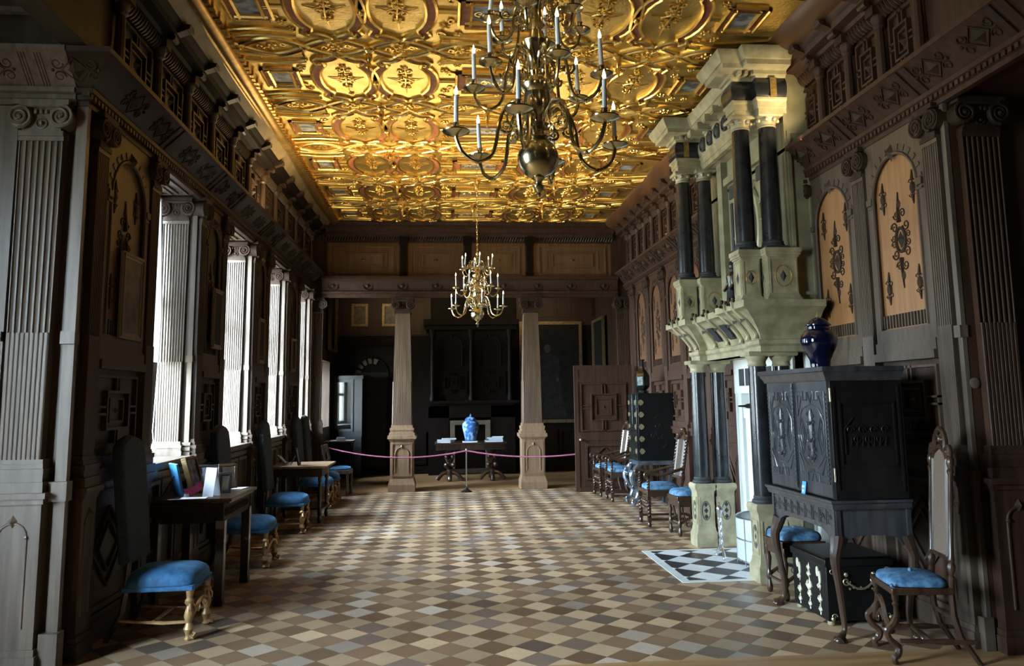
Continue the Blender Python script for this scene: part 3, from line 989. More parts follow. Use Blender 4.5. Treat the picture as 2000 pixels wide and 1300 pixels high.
def attic(parent, M, u0, u1, cols, woodm, panm):
    mb = MB(M)
    prev = None
    for u in cols:
        if u0 < u < u1:
            mb.lathe([(.05, 3.89), (.05, 3.93), (.036, 3.945), (.040, 4.1), (.034, 4.40), (.05, 4.42), (.05, 4.45), (.06, 4.47), (.06, 4.5)], (u, .05, 0), 10)
            # console over the column
            mb.box(u - .055, u + .055, 0, .13, 4.5, 4.57)
            mb.prism([(u - .045, .0, 4.57), (u - .045, .16, 4.57), (u - .045, .20, 4.62), (u - .045, .30, 4.66), (u - .045, .315, 4.70), (u - .045, 0, 4.70)], (.09, 0, 0))
            mb.lathe([(.028, -.05), (.028, .05)], (u, .17, 4.585), 8, axis='x')
            mb.lathe([(.024, -.055), (.024, .055)], (u, .29, 4.675), 8, axis='x')
    mb.build('attic_column', woodm, parent)
    pb = MB(M)
    cs = [u for u in cols if u0 - .8 < u < u1 + .8]
    for a, b in zip(cs, cs[1:]):
        if a > u0 - .3 and b < u1 + .3:
            geo_panel(pb, a + .085, b - .085, 3.95, 4.44, .035)
            pb.pyr(((a + b) / 2, .02, 4.195), (.035, 0, 0), (0, 0, .045), (0, .04, 0))
    pb.build('attic_panel', panm, parent)
    gb = MB(M)
    n = int((u1 - u0) / .045)
    for i in range(n):
        u = u0 + (i + .5) * .045
        gb.tube([(u - .010, .03, 4.475), (u - .004, .055, 4.50), (u + .006, .07, 4.53), (u + .014, .085, 4.565)], [.012, .016, .016, .010], 5)
    gb.build('gadroon_row', woodm, parent)

ML = frame((XL, 0, 0), (0, 1, 0), (1, 0, 0))
MR = frame((XR, 0, 0), (0, 1, 0), (-1, 0, 0))
colsL = [5.67 + .757 * k for k in range(12)]
colsR = [5.05 + .485 * k for k in range(20)]
tl = []
for a, b in PIERS[:5]:
    tl += [a + .1, b - .1]
diaL = [5.75, 6.3, 7.0, 7.5, 8.0, 8.5, 9.1, 9.65, 10.2, 10.7, 11.25, 11.75, 12.3, 12.85, 13.4, 13.95]
path_l = [(-2.4, 14.4), (-2.4, 5.3), (-4.25, 5.3)]
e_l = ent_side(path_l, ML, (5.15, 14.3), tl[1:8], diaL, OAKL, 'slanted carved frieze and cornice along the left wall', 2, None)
# ornaments of the return that faces the camera
ob = MB(frame((0, 5.3, 0), (1, 0, 0), (0, -1, 0)))
strap_lozenge(ob, -2.40, 3.766, .36, .2, SL, .15); strap_lozenge(ob, -2.93, 3.766, .36, .2, SL, .15); strap_lozenge(ob, -3.6, 3.766, .36, .2, SL, .15)
for u in (-2.66, -3.3):
    for q in (-.05, .05):
        for r in (-.018, 0, .018):
            ob.tube([(u + q + r, .07, 3.69), (u + q + r, .235, 3.848)], .007, 5)
ob.build('frieze_ornament', CARVE, e_l)
rg = MB(); moulding(rg, [(-2.43, 5.295), (-4.25, 5.295)], [(a + .004, z) for a, z in ENT]); rg.build('return_frieze', OAKG, e_l)
attic(wl, ML, 5.3, 14.2, colsL, OAK, OAK)
mb = MB(); mb.box(-2.46, -2.3, -3, 5.22, 3.9, 4.95); mb.build('bay_beam', OAKL, wl)
mb = MB(); moulding(mb, [(XL, 14.4), (XL, 5.0), (XL, -3)], CORN)
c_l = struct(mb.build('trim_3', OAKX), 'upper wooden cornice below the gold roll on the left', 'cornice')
mb = MB(); moulding(mb, [(XL, 14.4), (XL, -3)], [(.24, 4.69), (.36, 4.80), (.36, 4.86), (.2, 4.86)])
mb.build('buff_cove', BUFF, c_l)
gp = [(-1.985 + .012 * math.sin(y * .9) , y, 4.815 + .01 * math.sin(y * 1.3 + 1)) for y in [14.3 - .3 * i for i in range(58)]]
mb = MB(); mb.tube(gp, .062, 12); mb.tube([(p[0] - .075, p[1], p[2] - .012) for p in gp], .02, 6); mb.tube([(p[0] - .10, p[1], p[2] - .03) for p in gp], .012, 6)
mb.build('gilt_roll', GILTC, c_l)
mb = MB()
for i in range(96):
    y = 5.0 + i * .097
    mb.box(-1.93, -1.885 + .012 * (i % 2), y, y + .062, 4.79, ZC + .01)
mb.build('scalloped_edge', GOLDR, c_l)

e_r = ent_side([(XR, -3), (XR, 14.4)], MR, (3.0, 14.3), [5.05 + BAY * k for k in range(-1, 10)], [5.05 + .25 + BAY * k for k in range(-1, 10)] + [5.05 + .72 + BAY * k for k in range(-1, 9)], OAKR, 'slanted carved frieze and cornice along the right wall', 4, None)
attic(wr, MR, 4.5, 14.2, colsR, OAKR, OAKR)
mb = MB(); moulding(mb, [(XR, -3), (XR, 14.4)], CORN)
c_r = struct(mb.build('trim_5', OAKR), 'upper wooden cornice on the right, its gilt roll painted shade-brown', 'cornice')
mb = MB(); moulding(mb, [(XR, -3), (XR, 14.4)], [(.24, 4.69), (.36, 4.80), (.36, 4.86), (.2, 4.86)]); mb.build('buff_cove', BUFF, c_r)
mb = MB(); moulding(mb, [(XR, -3), (XR, 14.4)], [(.25, 4.70), (.30, 4.71), (.36, 4.735), (.41, 4.775), (.445, 4.82), (.455, 4.86), (.3, 4.86)]); mb.build('shaded_gilt_roll', GILTDIM, c_r)  # same gilt roll as on the left, its shade put into the colour

# ---- far screen: wall over two columns
mb = MB(); mb.box(XL, XR, Y1, Y1 + .25, 3.47, 5.0)
ws = struct(mb.build('wall_screen', OAKR), 'panelled wall carried over the two far columns', 'wall')
MS = frame((0, Y1, 0), (1, 0, 0), (0, -1, 0))
mb = MB(); moulding(mb, [(XR - .2, Y1), (XL + .2, Y1)], [(0, 3.44), (.06, 3.44), (.06, 3.50), (.09, 3.51), (.09, 3.55), (.05, 3.56), (.10, 3.75), (.16, 3.77), (.16, 3.82), (0, 3.82)])
es = struct(mb.build('trim_6', OAKR), 'carved beam across the far end over the columns', 'beam')
mb = MB(MS)
for k in range(9):
    mb.pyr((-2.0 + k * .62, .075, 3.66), (.06, 0, 0), (0, 0, .05), (0, .03, 0))
    mb.ring((-2.0 + k * .62, .075, 3.66), .09, .01, (0, 1, 0), 14, 5)
mb.build('frieze_ornament', CARVE, es)
mb = MB(MS)
xs = [-2.2, -.74, .43, 1.58, 3.2]
for x in xs[1:4]:
    mb.box(x - .05, x + .05, 0, .06, 3.82, 4.50); mb.box(x - .07, x + .07, 0, .08, 3.82, 3.90); mb.box(x - .08, x + .08, 0, .12, 4.42, 4.56)
mb.build('attic_pilaster', OAKX, ws)
mb = MB(MS)
for a, b in zip(xs, xs[1:]):
    a += .1; b -= .1
    mb.box(a - .02, b + .02, 0, .004, 3.84, 4.46)
    uc, zc = (a + b) / 2, 4.14
    hw, hh = (b - a) / 2 - .08, .26
    rect_frame(mb, uc - hw * .62, uc + hw * .62, zc - hh * .48, zc + hh * .48, .022, 0, .028)
    rect_frame(mb, uc - hw * .78, uc + hw * .78, zc - hh * .66, zc + hh * .66, .018, 0, .02)
    rect_frame(mb, uc - hw, uc + hw, zc - hh, zc + hh, .02, 0, .03)
    mb.pyr((uc, .005, zc), (.05, 0, 0), (0, 0, .035), (0, .03, 0))
    for s in (-1, 1):
        mb.box(uc - .012, uc + .012, 0, .02, zc + (s * hh * .66 if s > 0 else -hh), zc + (hh if s > 0 else -hh * .66))
mb.build('attic_panel', OAKP, ws)
mb = MB(); moulding(mb, [(XR - .26, Y1), (XL + .26, Y1)], [(0, 4.54), (.05, 4.56), (.07, 4.61), (.14, 4.64), (.15, 4.70), (.19, 4.72), (.19, 4.76), (.24, 4.80), (.24, 4.86), (0, 4.86)])
g6 = mb.build('cornice', OAKR, ws)
mb = MB(MS)
for i in range(110):
    u = -2.2 + i * .049
    mb.tube([(u - .01, .02, 4.495), (u + .004, .05, 4.53), (u + .016, .06, 4.565)], [.013, .016, .01], 5)
mb.build('gadroon_row', OAK, ws)

def far_column(x, label):
    t = thing('fluted_column', label, 'column', (x, Y1 + .06, 0), group='far columns')
    M = frame((x, Y1 + .06, 0), (1, 0, 0), (0, -1, 0))
    mb = MB(M)
    def bx(h, z0, z1): mb.box(-h, h, -h, h, z0, z1)
    bx(.235, 0, .12); mb.lathe([(.235, .12), (.215, .19), (.205, .22)], (0, 0, 0), sq=True); bx(.205, .22, .88)
    bx(.225, .88, .91); bx(.25, .91, .97)
    rect_frame(mb, -.18, .18, .26, .84, .02, .2, .218)
    pedestal_panel(mb, .40, .27, .83, .21)
    mb.build('pedestal', OAKC, t)
    mb = MB(M)
    bx(.225, .97, 1.02); bx(.205, 1.02, 1.06); bx(.212, 1.06, 1.10); bx(.19, 1.10, 1.15)
    mb.build('base', OAKC, t)
    for nm, w0, w1, z0, z1, n, rd in (('shaft', .345, .325, 1.15, 1.92, 13, True), ('shaft', .325, .26, 1.92, 3.16, 10, False)):
        mb = MB(M)
        for ang in range(4):
            mb.M = M @ Matrix.Rotation(ang * PI / 2, 4, 'Z')
            fluted(mb, w0 * .985, w1 * .985, z0, z1, (w0 * .5, w1 * .5), n, rd)
        mb.M = M
        mb.build(nm, OAKCS, t)
    mb = MB(M)
    mb.box(-.15, .15, -.15, .15, 3.15, 3.19); mb.box(-.14, .14, -.14, .14, 3.19, 3.3); mb.box(-.2, .2, -.19, .19, 3.36, 3.44)
    M2 = M @ Matrix.Translation((0, .10, 0)); mb.M = M2
    ionic(mb, .27, 3.19, 3.42, .05)
    mb.M = M
    mb.build('capital', CARVE, t)
    return t
far_column(-.75, 'tall fluted oak column on a pedestal, left of the jar table')
far_column(1.585, 'tall fluted oak column on a pedestal, right of the jar table')
pilaster(frame((-2.28, Y1, 0), (1, 0, 0), (0, -1, 0)), ws, w=.2, wood_=OAK, z_cap=3.2, z_top=3.44)
pilaster(frame((3.3, Y1, 0), (1, 0, 0), (0, -1, 0)), ws, w=.2, wood_=OAKR, z_cap=3.2, z_top=3.44)

# ---- far room
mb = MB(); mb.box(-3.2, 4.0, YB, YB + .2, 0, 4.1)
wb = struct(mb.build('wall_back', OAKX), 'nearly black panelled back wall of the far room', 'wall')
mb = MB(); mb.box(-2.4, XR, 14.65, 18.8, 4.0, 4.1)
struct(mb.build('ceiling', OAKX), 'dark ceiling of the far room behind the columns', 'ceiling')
MBK = frame((0, YB, 0), (1, 0, 0), (0, -1, 0))
mb = MB(MBK)
for x in (-2.3, -1.3, -.35):
    pass
mb.box(-2.4, -.3, 0, .03, 3.0, 3.85); mb.box(1.62, 3.42, 0, .03, 3.22, 3.85)
for a, b in ((-2.35, -1.4), (-1.35, -.4)):
    rect_frame(mb, a, b, 3.03, 3.8, .05, .03, .055)
for a, b in ((1.7, 2.5), (2.55, 3.35)):
    rect_frame(mb, a, b, 3.4, 3.8, .04, .03, .055)
mb.box(-2.4, 3.42, 0, .07, 3.85, 3.95)
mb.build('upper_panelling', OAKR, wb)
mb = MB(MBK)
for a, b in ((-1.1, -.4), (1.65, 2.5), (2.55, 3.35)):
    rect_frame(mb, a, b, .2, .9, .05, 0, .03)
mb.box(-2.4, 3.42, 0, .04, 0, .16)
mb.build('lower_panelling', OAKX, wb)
# arched doorway
mb = MB(MBK)
arch_plate(mb, -2.08, -1.1, 0, 2.75, .37, 0, 2.15, .10)
arch_moulding(mb, -1.59, .37, 0, 2.15, .11, keys=False)
d1 = struct(mb.build('door_1', OAKX), 'arched dark doorway in the back wall left of the column', 'door')
mb = MB(MBK); mb.box(-1.97, -1.21, -.0, .012, 0, 2.2); mb.build('dark_panel', IRON, d1)  # flat dark sheet standing for the unlit inside of the doorway
mb = MB(MBK)
for k in range(8):
    mb.box(-1.955, -1.90 - .012 * (k % 2), .012, .035, .95 + k * .16, 1.09 + k * .16)
for k in range(5):
    t = PI * (.93 - .13 * k)
    c, s_ = math.cos(t), math.sin(t)
    mb.prism([(-1.59 + .36 * c - .05 * s_, .012, 2.15 + .36 * s_ + .05 * c), (-1.59 + .36 * c + .05 * s_, .012, 2.15 + .36 * s_ - .05 * c), (-1.59 + .24 * c + .03 * s_, .012, 2.15 + .24 * s_ - .03 * c), (-1.59 + .24 * c - .03 * s_, .012, 2.15 + .24 * s_ + .03 * c)], (0, .025, 0))
mb.build('stone_jamb', BEIGE, d1)
# chimneypiece at the back
t = thing('chimneypiece', 'black carved oak chimneypiece with pale stone opening behind the jar table', 'fireplace', (.55, YB, 0))
mb = MB(MBK)
mb.box(-.34, .10, 0, .38, 0, 1.45); mb.box(1.0, 1.52, 0, .38, 0, 1.45); mb.box(-.34, 1.52, 0, .38, 1.2, 1.5)
mb.box(-.42, 1.60, 0, .46, 1.5, 1.56); mb.box(-.34, 1.52, 0, .24, 1.56, 3.2); mb.box(-.45, 1.63, 0, .42, 3.2, 3.32); mb.box(-.40, 1.58, 0, .34, 3.1, 3.2)
for u in (-.25, .59, 1.43):
    mb.lathe([(.06, 1.56), (.07, 1.62), (.045, 1.7), (.05, 2.3), (.038, 2.9), (.07, 3.0), (.08, 3.1)], (u, .28, 0), 10)
for a, b in ((-.15, .49), (.69, 1.33)):
    mb.M = MBK @ Matrix.Translation((0, .24, 0))
    geo_panel(mb, a, b, 1.7, 2.2, .03)
    arch_moulding(mb, (a + b) / 2, .22, 2.3, 2.75, .01)
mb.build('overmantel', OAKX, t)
mb = MB(MBK @ Matrix.Translation((0, .30, 0)))
mb.box(.12, .22, 0, .10, 0, 1.14); mb.box(.88, .98, 0, .10, 0, 1.14); mb.box(.22, .88, 0, .10, 1.05, 1.14)
mb.build('stone_surround', BEIGE, t)
mb = MB(MBK); mb.box(.2, .9, .01, .05, 0, 1.1); mb.build('hearth_opening', IRON, t)
t.location.y -= .08
# the heavy oak door standing open at right
dl = MB(); dl.box(2.235, 3.26, 13.60, 13.655, .012, 2.15)
d2 = struct(dl.build('door_2', OAKR, bevel=.004), 'tall red-brown panelled door standing open by the right far column', 'door')
MD = frame((2.235, 13.60, 0), (1, 0, 0), (0, -1, 0))
mb = MB(MD)
rect_frame(mb, 0, 1.02, .012, 2.15, .07, 0, .012)
mb.box(.07, .95, 0, .014, 1.86, 1.93); mb.box(.07, .95, 0, .012, .86, 1.0)
geo_panel(mb, .11, .91, 1.02, 1.84, .03)
rect_frame(mb, .17, .85, .2, .8, .035, 0, .03)
for k in (1.0, .6):
    mb.tube([(.51 - .28 * k, .012, .5), (.51, .012, .5 + .24 * k), (.51 + .28 * k, .012, .5), (.51, .012, .5 - .24 * k)], .012, 5, 0, True)
mb.build('door_panel', OAKR, d2)
mb = MB(MD); mb.lathe([(.018, 0), (.018, .006), (.008, .01), (.008, .03), (.02, .04), (.02, .06), (.008, .068)], (.085, .012, .88), 10, axis='y'); mb.build('door_handle', BRASSL, d2)
mb = MB(); mb.box(-6, 5.1, -3.1, -3, 0, 5.0)
struct(mb.build('wall_near', OAK), 'oak wall behind the camera', 'wall')

# ------------------------------------------------------------------ ceiling relief
def ceiling_relief():
    red, gold, paint = MB(), MB(), MB()
    XC = .48
    def band(pts, closed=False, w=.026, h=1.0, plain=False):
        P = [V((p[0], p[1])) for p in pts]
        n = len(P)
        rows = []
        for i in range(n):
            a = P[i - 1] if (closed or i) else P[0]
            b = P[(i + 1) % n] if (closed or i < n - 1) else P[-1]
            d = (b - a).normalized()
            nn = V((-d.y, d.x))
            prof = [(-w - .026, 0), (-w - .021, .024), (-w - .002, .034), (-w + .007, .020), (w - .007, .020), (w + .002, .034), (w + .021, .024), (w + .026, 0)]
            rows.append([V((P[i].x + nn.x * o, P[i].y + nn.y * o, ZC - z * h)) for o, z in prof])
        if closed: rows.append(rows[0])
        if plain:
            gold.loft(rows, False, 0, False)
        else:
            gold.loft([r[:4] for r in rows], False, 0, False)
            gold.loft([r[4:] for r in rows], False, 0, False)
            red.loft([r[3:5] for r in rows], False, 0, False)
    half = [(0, -.63), (.04, -.565), (.085, -.51), (.145, -.475), (.205, -.475), (.24, -.44), (.215, -.385), (.205, -.34), (.245, -.275), (.28, -.18), (.295, -.07), (.297, 0)]
    right = half + [(x, -y) for x, y in half[:-1]][::-1]
    outline = right + [(-x, y) for x, y in right[1:-1]][::-1]
    rnd = random.Random(3)
    def leaf(x, y, s=1.0, n=5):
        a0 = rnd.random() * 6
        gold.sphere((x, y, ZC - .012), .016 * s, 6)
        for i in range(n):
            a = a0 + 2 * PI * i / n
            gold.sphere((x + .034 * s * math.cos(a), y + .034 * s * math.sin(a), ZC - .006), .019 * s, 6, 0, (1, 1, .8))
    def curl(x, y, r, s, a0=0.0):
        gold.tube([(x + r * (1 - .8 * t / 11) * math.cos(a0 + s * t * .75), y + r * (1 - .8 * t / 11) * math.sin(a0 + s * t * .75), ZC - .008) for t in range(12)],
                  [.011 - .0005 * t for t in range(12)], 5)
    def fleur(x, y, s=1.0):
        gold.tube([(x, y - .36 * s, ZC), (x + .012, y - .15 * s, ZC - .014), (x - .008, y + .1 * s, ZC - .014), (x, y + .36 * s, ZC)], [.005, .011, .011, .005], 5)
        leaf(x, y - .10 * s, 1.5 * s); leaf(x, y + .17 * s, 1.1 * s); leaf(x, y - .30 * s, .8 * s, 4)
        for q in (-1, 1):
            curl(x + q * .05 * s, y + .06 * s, .045 * s, q, PI if q > 0 else 0)
            curl(x + q * .045 * s, y - .22 * s, .04 * s, -q, PI if q > 0 else 0)
            gold.tube([(x, y - .05 * s, ZC - .01), (x + q * .09 * s, y + .0 * s, ZC - .012), (x + q * .18 * s, y - .03 * s, ZC - .004)], [.010, .008, .004], 5)
    rows = [6.29 + 1.47 * k for k in range(-1, 6)]
    for yc in rows:
        for xp in (XC - 1.17, XC + 1.17):
            for q in (-1, 1):
                cx = xp + q * .30
                band([(cx + x * .97, yc + y) for x, y in outline], True, .034)
                fleur(cx, yc, 1.0)
                for (x, y) in ((.20, -.42), (-.20, -.42), (.20, .42), (-.20, .42)):
                    gold.sphere((cx + x, yc + y, ZC - .03), .024, 6)
                gold.sphere((cx, yc - .585, ZC - .03), .026, 6); gold.sphere((cx, yc + .585, ZC - .03), .026, 6)
                # straps to the neighbouring square frames
                for yy in (-.06, .06):
                    x0 = cx + q * .33
                    x1 = xp + q * (.86 if (xp - XC) * q < 0 else .80)
                    if yy > 0: band([(x0, yc), (x1, yc)], False, .012, .7)
                for s_ in (-1, 1):
                    leaf(cx + q * .40, yc + s_ * .26, 1.0); curl(cx + q * .46, yc + s_ * .17, .05, q * s_)
                    leaf(cx + q * .52, yc + s_ * .40, .8); curl(cx + q * .36, yc + s_ * .42, .045, -q * s_)
            gold.sphere((xp, yc, ZC - .035), .035, 8)
            # frames beside the outer medallions, cut by the cornice
            fx = XC + (xp - XC) / 1.17 * 2.10
            mbx = [(fx - .14, yc - .2), (fx + .14, yc - .2), (fx + .14, yc + .2), (fx - .14, yc + .2)]
            band(mbx[:2] , False, .03); band(mbx[1:3], False, .03); band(mbx[2:], False, .03); band([mbx[3], mbx[0]], False, .03)
            paint.box(fx - .11, fx + .11, yc - .17, yc + .17, ZC - .008, ZC)
        c = [(XC - .30, yc - .21), (XC + .30, yc - .21), (XC + .30, yc + .21), (XC - .30, yc + .21)]
        for i in range(4):
            band([c[i], c[(i + 1) % 4]], False, .042, 1.2)
        paint.box(XC - .26, XC + .26, yc - .17, yc + .17, ZC - .010, ZC)
        for i in range(4):
            curl(XC - .18 + .12 * i, yc + .02, .055, (-1) ** i)
    N = 90
    for yc in [5.555 + 1.47 * k for k in range(-1, 7)]:
        for off, ph in ((0, 0), (0, PI)):
            for xa, xb in ((-2.05, 3.0),):
                pts = []
                for i in range(N + 1):
                    x = xa + (xb - xa) * i / N
                    pts.append((x, yc + .155 * math.sin(2 * PI * (x - (XC - 1.17)) / 1.17 + ph)))
                band(pts, False, .024, .95)
        for off in (-.30, .30):
            pts = [(-2.05 + 5.05 * i / N, yc + off + .045 * math.sin(2 * PI * (-2.05 + 5.05 * i / N - XC) / 1.17 + (0 if off > 0 else PI))) for i in range(N + 1)]
            # the outer strands pass between the medallion rows only beside the pairs
            for lo, hi in ((-2.05, XC - 1.17 - .62), (XC - .56, XC + .56), (XC + 1.17 + .62, 3.0)):
                seg = [p for p in pts if lo <= p[0] <= hi]
                if len(seg) > 2:
                    band(seg, False, .010, .8, True)
                    band([(p[0], p[1] - off * .42) for p in seg], False, .007, .7, True)
        for i in range(9):
            x = XC - 2.34 + i * .585
            if -1.95 < x < 2.9:
                leaf(x + .29, yc, 1.3); curl(x + .18, yc + .02, .045, 1); curl(x + .40, yc - .02, .045, -1)
                gold.sphere((x, yc, ZC - .03), .03, 6)
        for x in (XC - 1.17, XC, XC + 1.17):
            gold.lathe([(.055, ZC), (.06, ZC - .02), (.045, ZC - .03), (.05, ZC - .05), (.03, ZC - .07), (.034, ZC - .12), (.016, ZC - .15), (.022, ZC - .17), (.004, ZC - .24)], (x, yc, 0), 8)
        for i in range(26):
            leaf(-1.9 + i * .19 + rnd.uniform(-.03, .03), yc + rnd.choice((-.37, -.22, .22, .37)) + rnd.uniform(-.02, .02), .7, 4)
    red.build('russet_strapwork', RIBR, ceil, smooth=30)
    gold.build('gilt_strapwork', GOLDR, ceil, smooth=40)
    paint.build('painted_panel', PAINTP, ceil)
ceiling_relief()

# ------------------------------------------------------------------ chandeliers
def make_chandelier():
    """origin at the tip of the bottom finial"""
    t = thing('brass_chandelier', '', 'chandelier')
    mb = MB()
    mb.lathe([(.004, 0), (.010, .008), (.008, .02), (.022, .035), (.026, .05), (.014, .062), (.018, .075), (.030, .085), (.026, .092)], n=16)
    mb.build('finial', BRASS, t, False)
    mb = MB()
    mb.sphere((0, 0, .178), .093, 28, 0, (1, 1, 1))
    mb.build('ball', BRASS, t, False)
    mb = MB()
    prof = [(.03, .262), (.044, .272), (.030, .285), (.024, .30), (.040, .315), (.044, .33), (.026, .345), (.022, .37), (.040, .40), (.046, .44), (.044, .48), (.056, .50), (.058, .515), (.034, .53), (.024, .56), (.030, .58),
            (.022, .60), (.026, .66), (.048, .70), (.052, .72), (.028, .74), (.020, .78), (.034, .80), (.026, .82), (.020, .88), (.034, .92), (.036, .95), (.018, .97), (.012, 1.0), (.02, 1.02), (.004, 1.05)]
    prof = [(r * (1.35 if .26 < z < .96 else 1.0), z) for r, z in prof]
    mb.lathe(prof, n=18)
    mb.build('stem', BRASS, t, False)
    mb = MB()
    for i in range(30):
        z = 1.06 + i * .048
        mb.ring((0, 0, z), .016, .0035, (1, 0, 0) if i % 2 else (0, 1, 0), 10, 5, 0, .7, 1.3)
    mb.ring((0, 0, 1.055), .014, .004, (0, 1, 0), 10, 5)
    mb.build('chain', BRASS, t, False)
    tiers = [(6, .375, .262, .37, 0.20, 1.0), (6, .295, .53, .63, 0.72, .86), (6, .215, .80, .88, .2, .74)]
    for (n, R, zp, zh, a0, s) in tiers:
        for k in range(n):
            a = a0 + 2 * PI * k / n
            c, sn = math.cos(a), math.sin(a)
            P = lambda r, z: V((r * c, r * sn, z))
            arm = MB()
            pts = smooth_pts([P(.03, zh - .04), P(R * .13, zh + .02 * s), P(R * .25, zh + .055 * s), P(R * .39, zh + .035 * s), P(R * .48, zh - .045 * s), P(R * .515, zp - .02 * s), P(R * .58, zp - .085 * s), P(R * .75, zp - .118 * s), P(R * .91, zp - .088 * s), P(R * .985, zp - .035 * s), P(R, zp - .004)], 4)
            arm.tube(pts, [.009 * s] * len(pts), 7)
            # big C-scrolls between arm and stem, with curled tails
            for (rc, zc, q, d, a1) in ((.110, zh - .01, .058 * s, 1, 1.2), (.145, zh - .055 * s, .034 * s, -1, .4), (.075, zh - .075 * s, .030 * s, 1, 3.2)):
                sp = [P(rc + q * (1 - .80 * i / 19) * math.cos(d * (i * .52) + a1), zc + q * (1 - .80 * i / 19) * math.sin(d * (i * .52) + a1)) for i in range(20)]
                arm.tube(sp, [.0075 * s - .00018 * i for i in range(20)], 6)
            arm.sphere(P(R * .75, zp - .118 * s), .012 * s, 8)
            ao = arm.build('arm', BRASS, t, False)
            pm = MB()
            w = .052 * (.85 + .15 * s) * (1.15 if s == 1.0 else 1.0)
            pm.lathe([(.010, zp - .012), (w * .55, zp - .006), (w, zp + .006), (w * 1.02, zp + .011), (w * .8, zp + .008), (.02, zp + .006), (.012, zp + .012)], P(R, 0), 18)
            pm.lathe([(.011, zp + .005), (.015, zp + .010), (.011, zp + .018), (.0125, zp + .045), (.015, zp + .048), (.010, zp + .048)], P(R, 0), 12)
            pm.build('drip_pan', BRASS, ao, False)
            cm = MB()
            lean = rnd2.uniform(-.012, .012)
            hcan = .130 * (1 if s > .8 else .92)
            cm.tube([P(R, zp + .045), P(R + lean, zp + .045 + hcan)], [.0108, .0092], 10)
            cm.build('candle', WAX, ao, False)
            fm = MB()
            fz = zp + .045 + hcan
            fm.lathe([(.001, fz), (.007, fz + .007), (.008, fz + .015), (.005, fz + .028), (.0006, fz + .044)], P(R + lean, 0), 8)
            fm.build('flame', FLAME, ao, False)
    return t
rnd2 = random.Random(11)
ch = make_chandelier()
place(ch, True, (.42, 3.4, 2.485), 0.0, 'large brass chandelier hanging nearest the camera with lit candles')
place(ch, False, (.455, 10.8, 2.575), .45, 'distant brass chandelier hanging in front of the far columns')

# ------------------------------------------------------------------ marble chimneypiece
FP = thing('marble_fireplace', 'huge cream and black marble fireplace with paired columns against the right wall', 'fireplace', (3.1, 7.75, 0))
def col_lower(x, y):
    mb = MB()
    def bx(h, z0, z1): mb.box(x - h, x + h, y - h, y + h, z0, z1)
    bx(.118, 0, .13); mb.lathe([(.115, .13), (.10, .17), (.098, .20)], (x, y, 0), sq=True)
    bx(.094, .20, .55); mb.lathe([(.096, .55), (.098, .575), (.112, .60), (.118, .61), (.118, .64), (.105, .66)], (x, y, 0), sq=True)
    for M in (frame((x - .094, y, 0), (0, -1, 0), (-1, 0, 0)), frame((x, y - .094, 0), (1, 0, 0), (0, -1, 0))):
        k = MB(M); rect_frame(k, -.075, .075, .23, .52, .012, -.002, .008)
        n0 = len(mb.v); mb.v += k.v; mb.f += [tuple(i + n0 for i in f) for f in k.f]; mb.m += k.m
    p = mb.build('pedestal', CREAM, FP)
    ib = MB()
    for M in (frame((x - .094, y, 0), (0, -1, 0), (-1, 0, 0)), frame((x, y - .094, 0), (1, 0, 0), (0, -1, 0))):
        ib.M = M
        for z in (.31, .375, .44):
            ib.pyr((0, 0, z), (.024, 0, 0), (0, 0, .03), (0, .006, 0))
        ib.ring((0, .001, .375), .045, .004, (0, 1, 0), 14, 4, 0, 1, 2.2)
    ib.build('diamond_inlay', GREYM, p)
    mb = MB()
    mb.lathe([(.10, .66), (.105, .675), (.10, .69), (.088, .695), (.092, .71), (.086, .725)], (x, y, 0), 20)
    mb.build('column_base', GREYM, FP)
    mb = MB(); mb.lathe([(.083, .72), (.085, 1.0), (.082, 1.4), (.076, 1.86)], (x, y, 0), 24); mb.build('column', BLACKM, FP)
    mb = MB()
    mb.lathe([(.078, 1.855), (.084, 1.865), (.078, 1.875), (.078, 1.90), (.088, 1.915), (.10, 1.935), (.10, 1.945)], (x, y, 0), 20)
    mb.lathe([(.105, 1.945), (.112, 1.955), (.112, 1.985)], (x, y, 0), sq=True)
    mb.build('capital', CREAM, FP)
for y in (6.91, 8.60):
    for x in (2.805, 3.03):
        col_lower(x, y)
# lower back: marble wall, opening and mantel frame
mb = MB()
mb.box(3.28, XR, 6.85, 7.15, 0, 1.98); mb.box(3.28, XR, 7.98, 8.75, 0, 1.98); mb.box(3.28, XR, 7.15, 7.98, 1.28, 1.98)
mb.box(3.20, 3.28, 8.36, 8.50, 0, 1.98); mb.box(3.20, 3.28, 7.0, 7.14, 0, 1.98); mb.box(3.18, 3.28, 7.0, 8.5, 1.62, 1.98)
mb.build('marble_back', WHITEM, FP)
mb = MB()
for y0 in (8.20, 8.02, 7.84, 7.66, 7.48, 7.30, 7.12):
    mb.box(3.172, 3.19, y0, y0 + .13, 1.70, 1.88)
mb.build('black_panel_row', GREYM, FP)
mb = MB()
mb.box(3.19, 3.28, 8.12, 8.24, 0, 1.44); mb.box(3.19, 3.28, 7.04, 7.16, 0, 1.44); mb.box(3.17, 3.28, 7.04, 8.24, 1.36, 1.46); mb.box(3.22, 3.29, 8.0, 8.12, 0, 1.36); mb.box(3.22, 3.29, 7.16, 7.28, 0, 1.36); mb.box(3.22, 3.29, 7.16, 8.12, 1.26, 1.36)
mb.box(3.10, 3.30, 7.96, 8.14, .30, .40); mb.box(3.12, 3.30, 7.98, 8.12, 0, .30)
mb.build('mantel_frame', WHITEM, FP)
mb = MB()
mb.box(3.40, 3.415, 7.15, 7.98, 0, 1.28)
for i in range(9):
    for j in range(1):
        z = .04 + i * .135
        mb.box(3.30, 3.40, 7.96 + .001 * j, 7.975, z, z + .125)
mb.build('fireback', SOOT, FP)
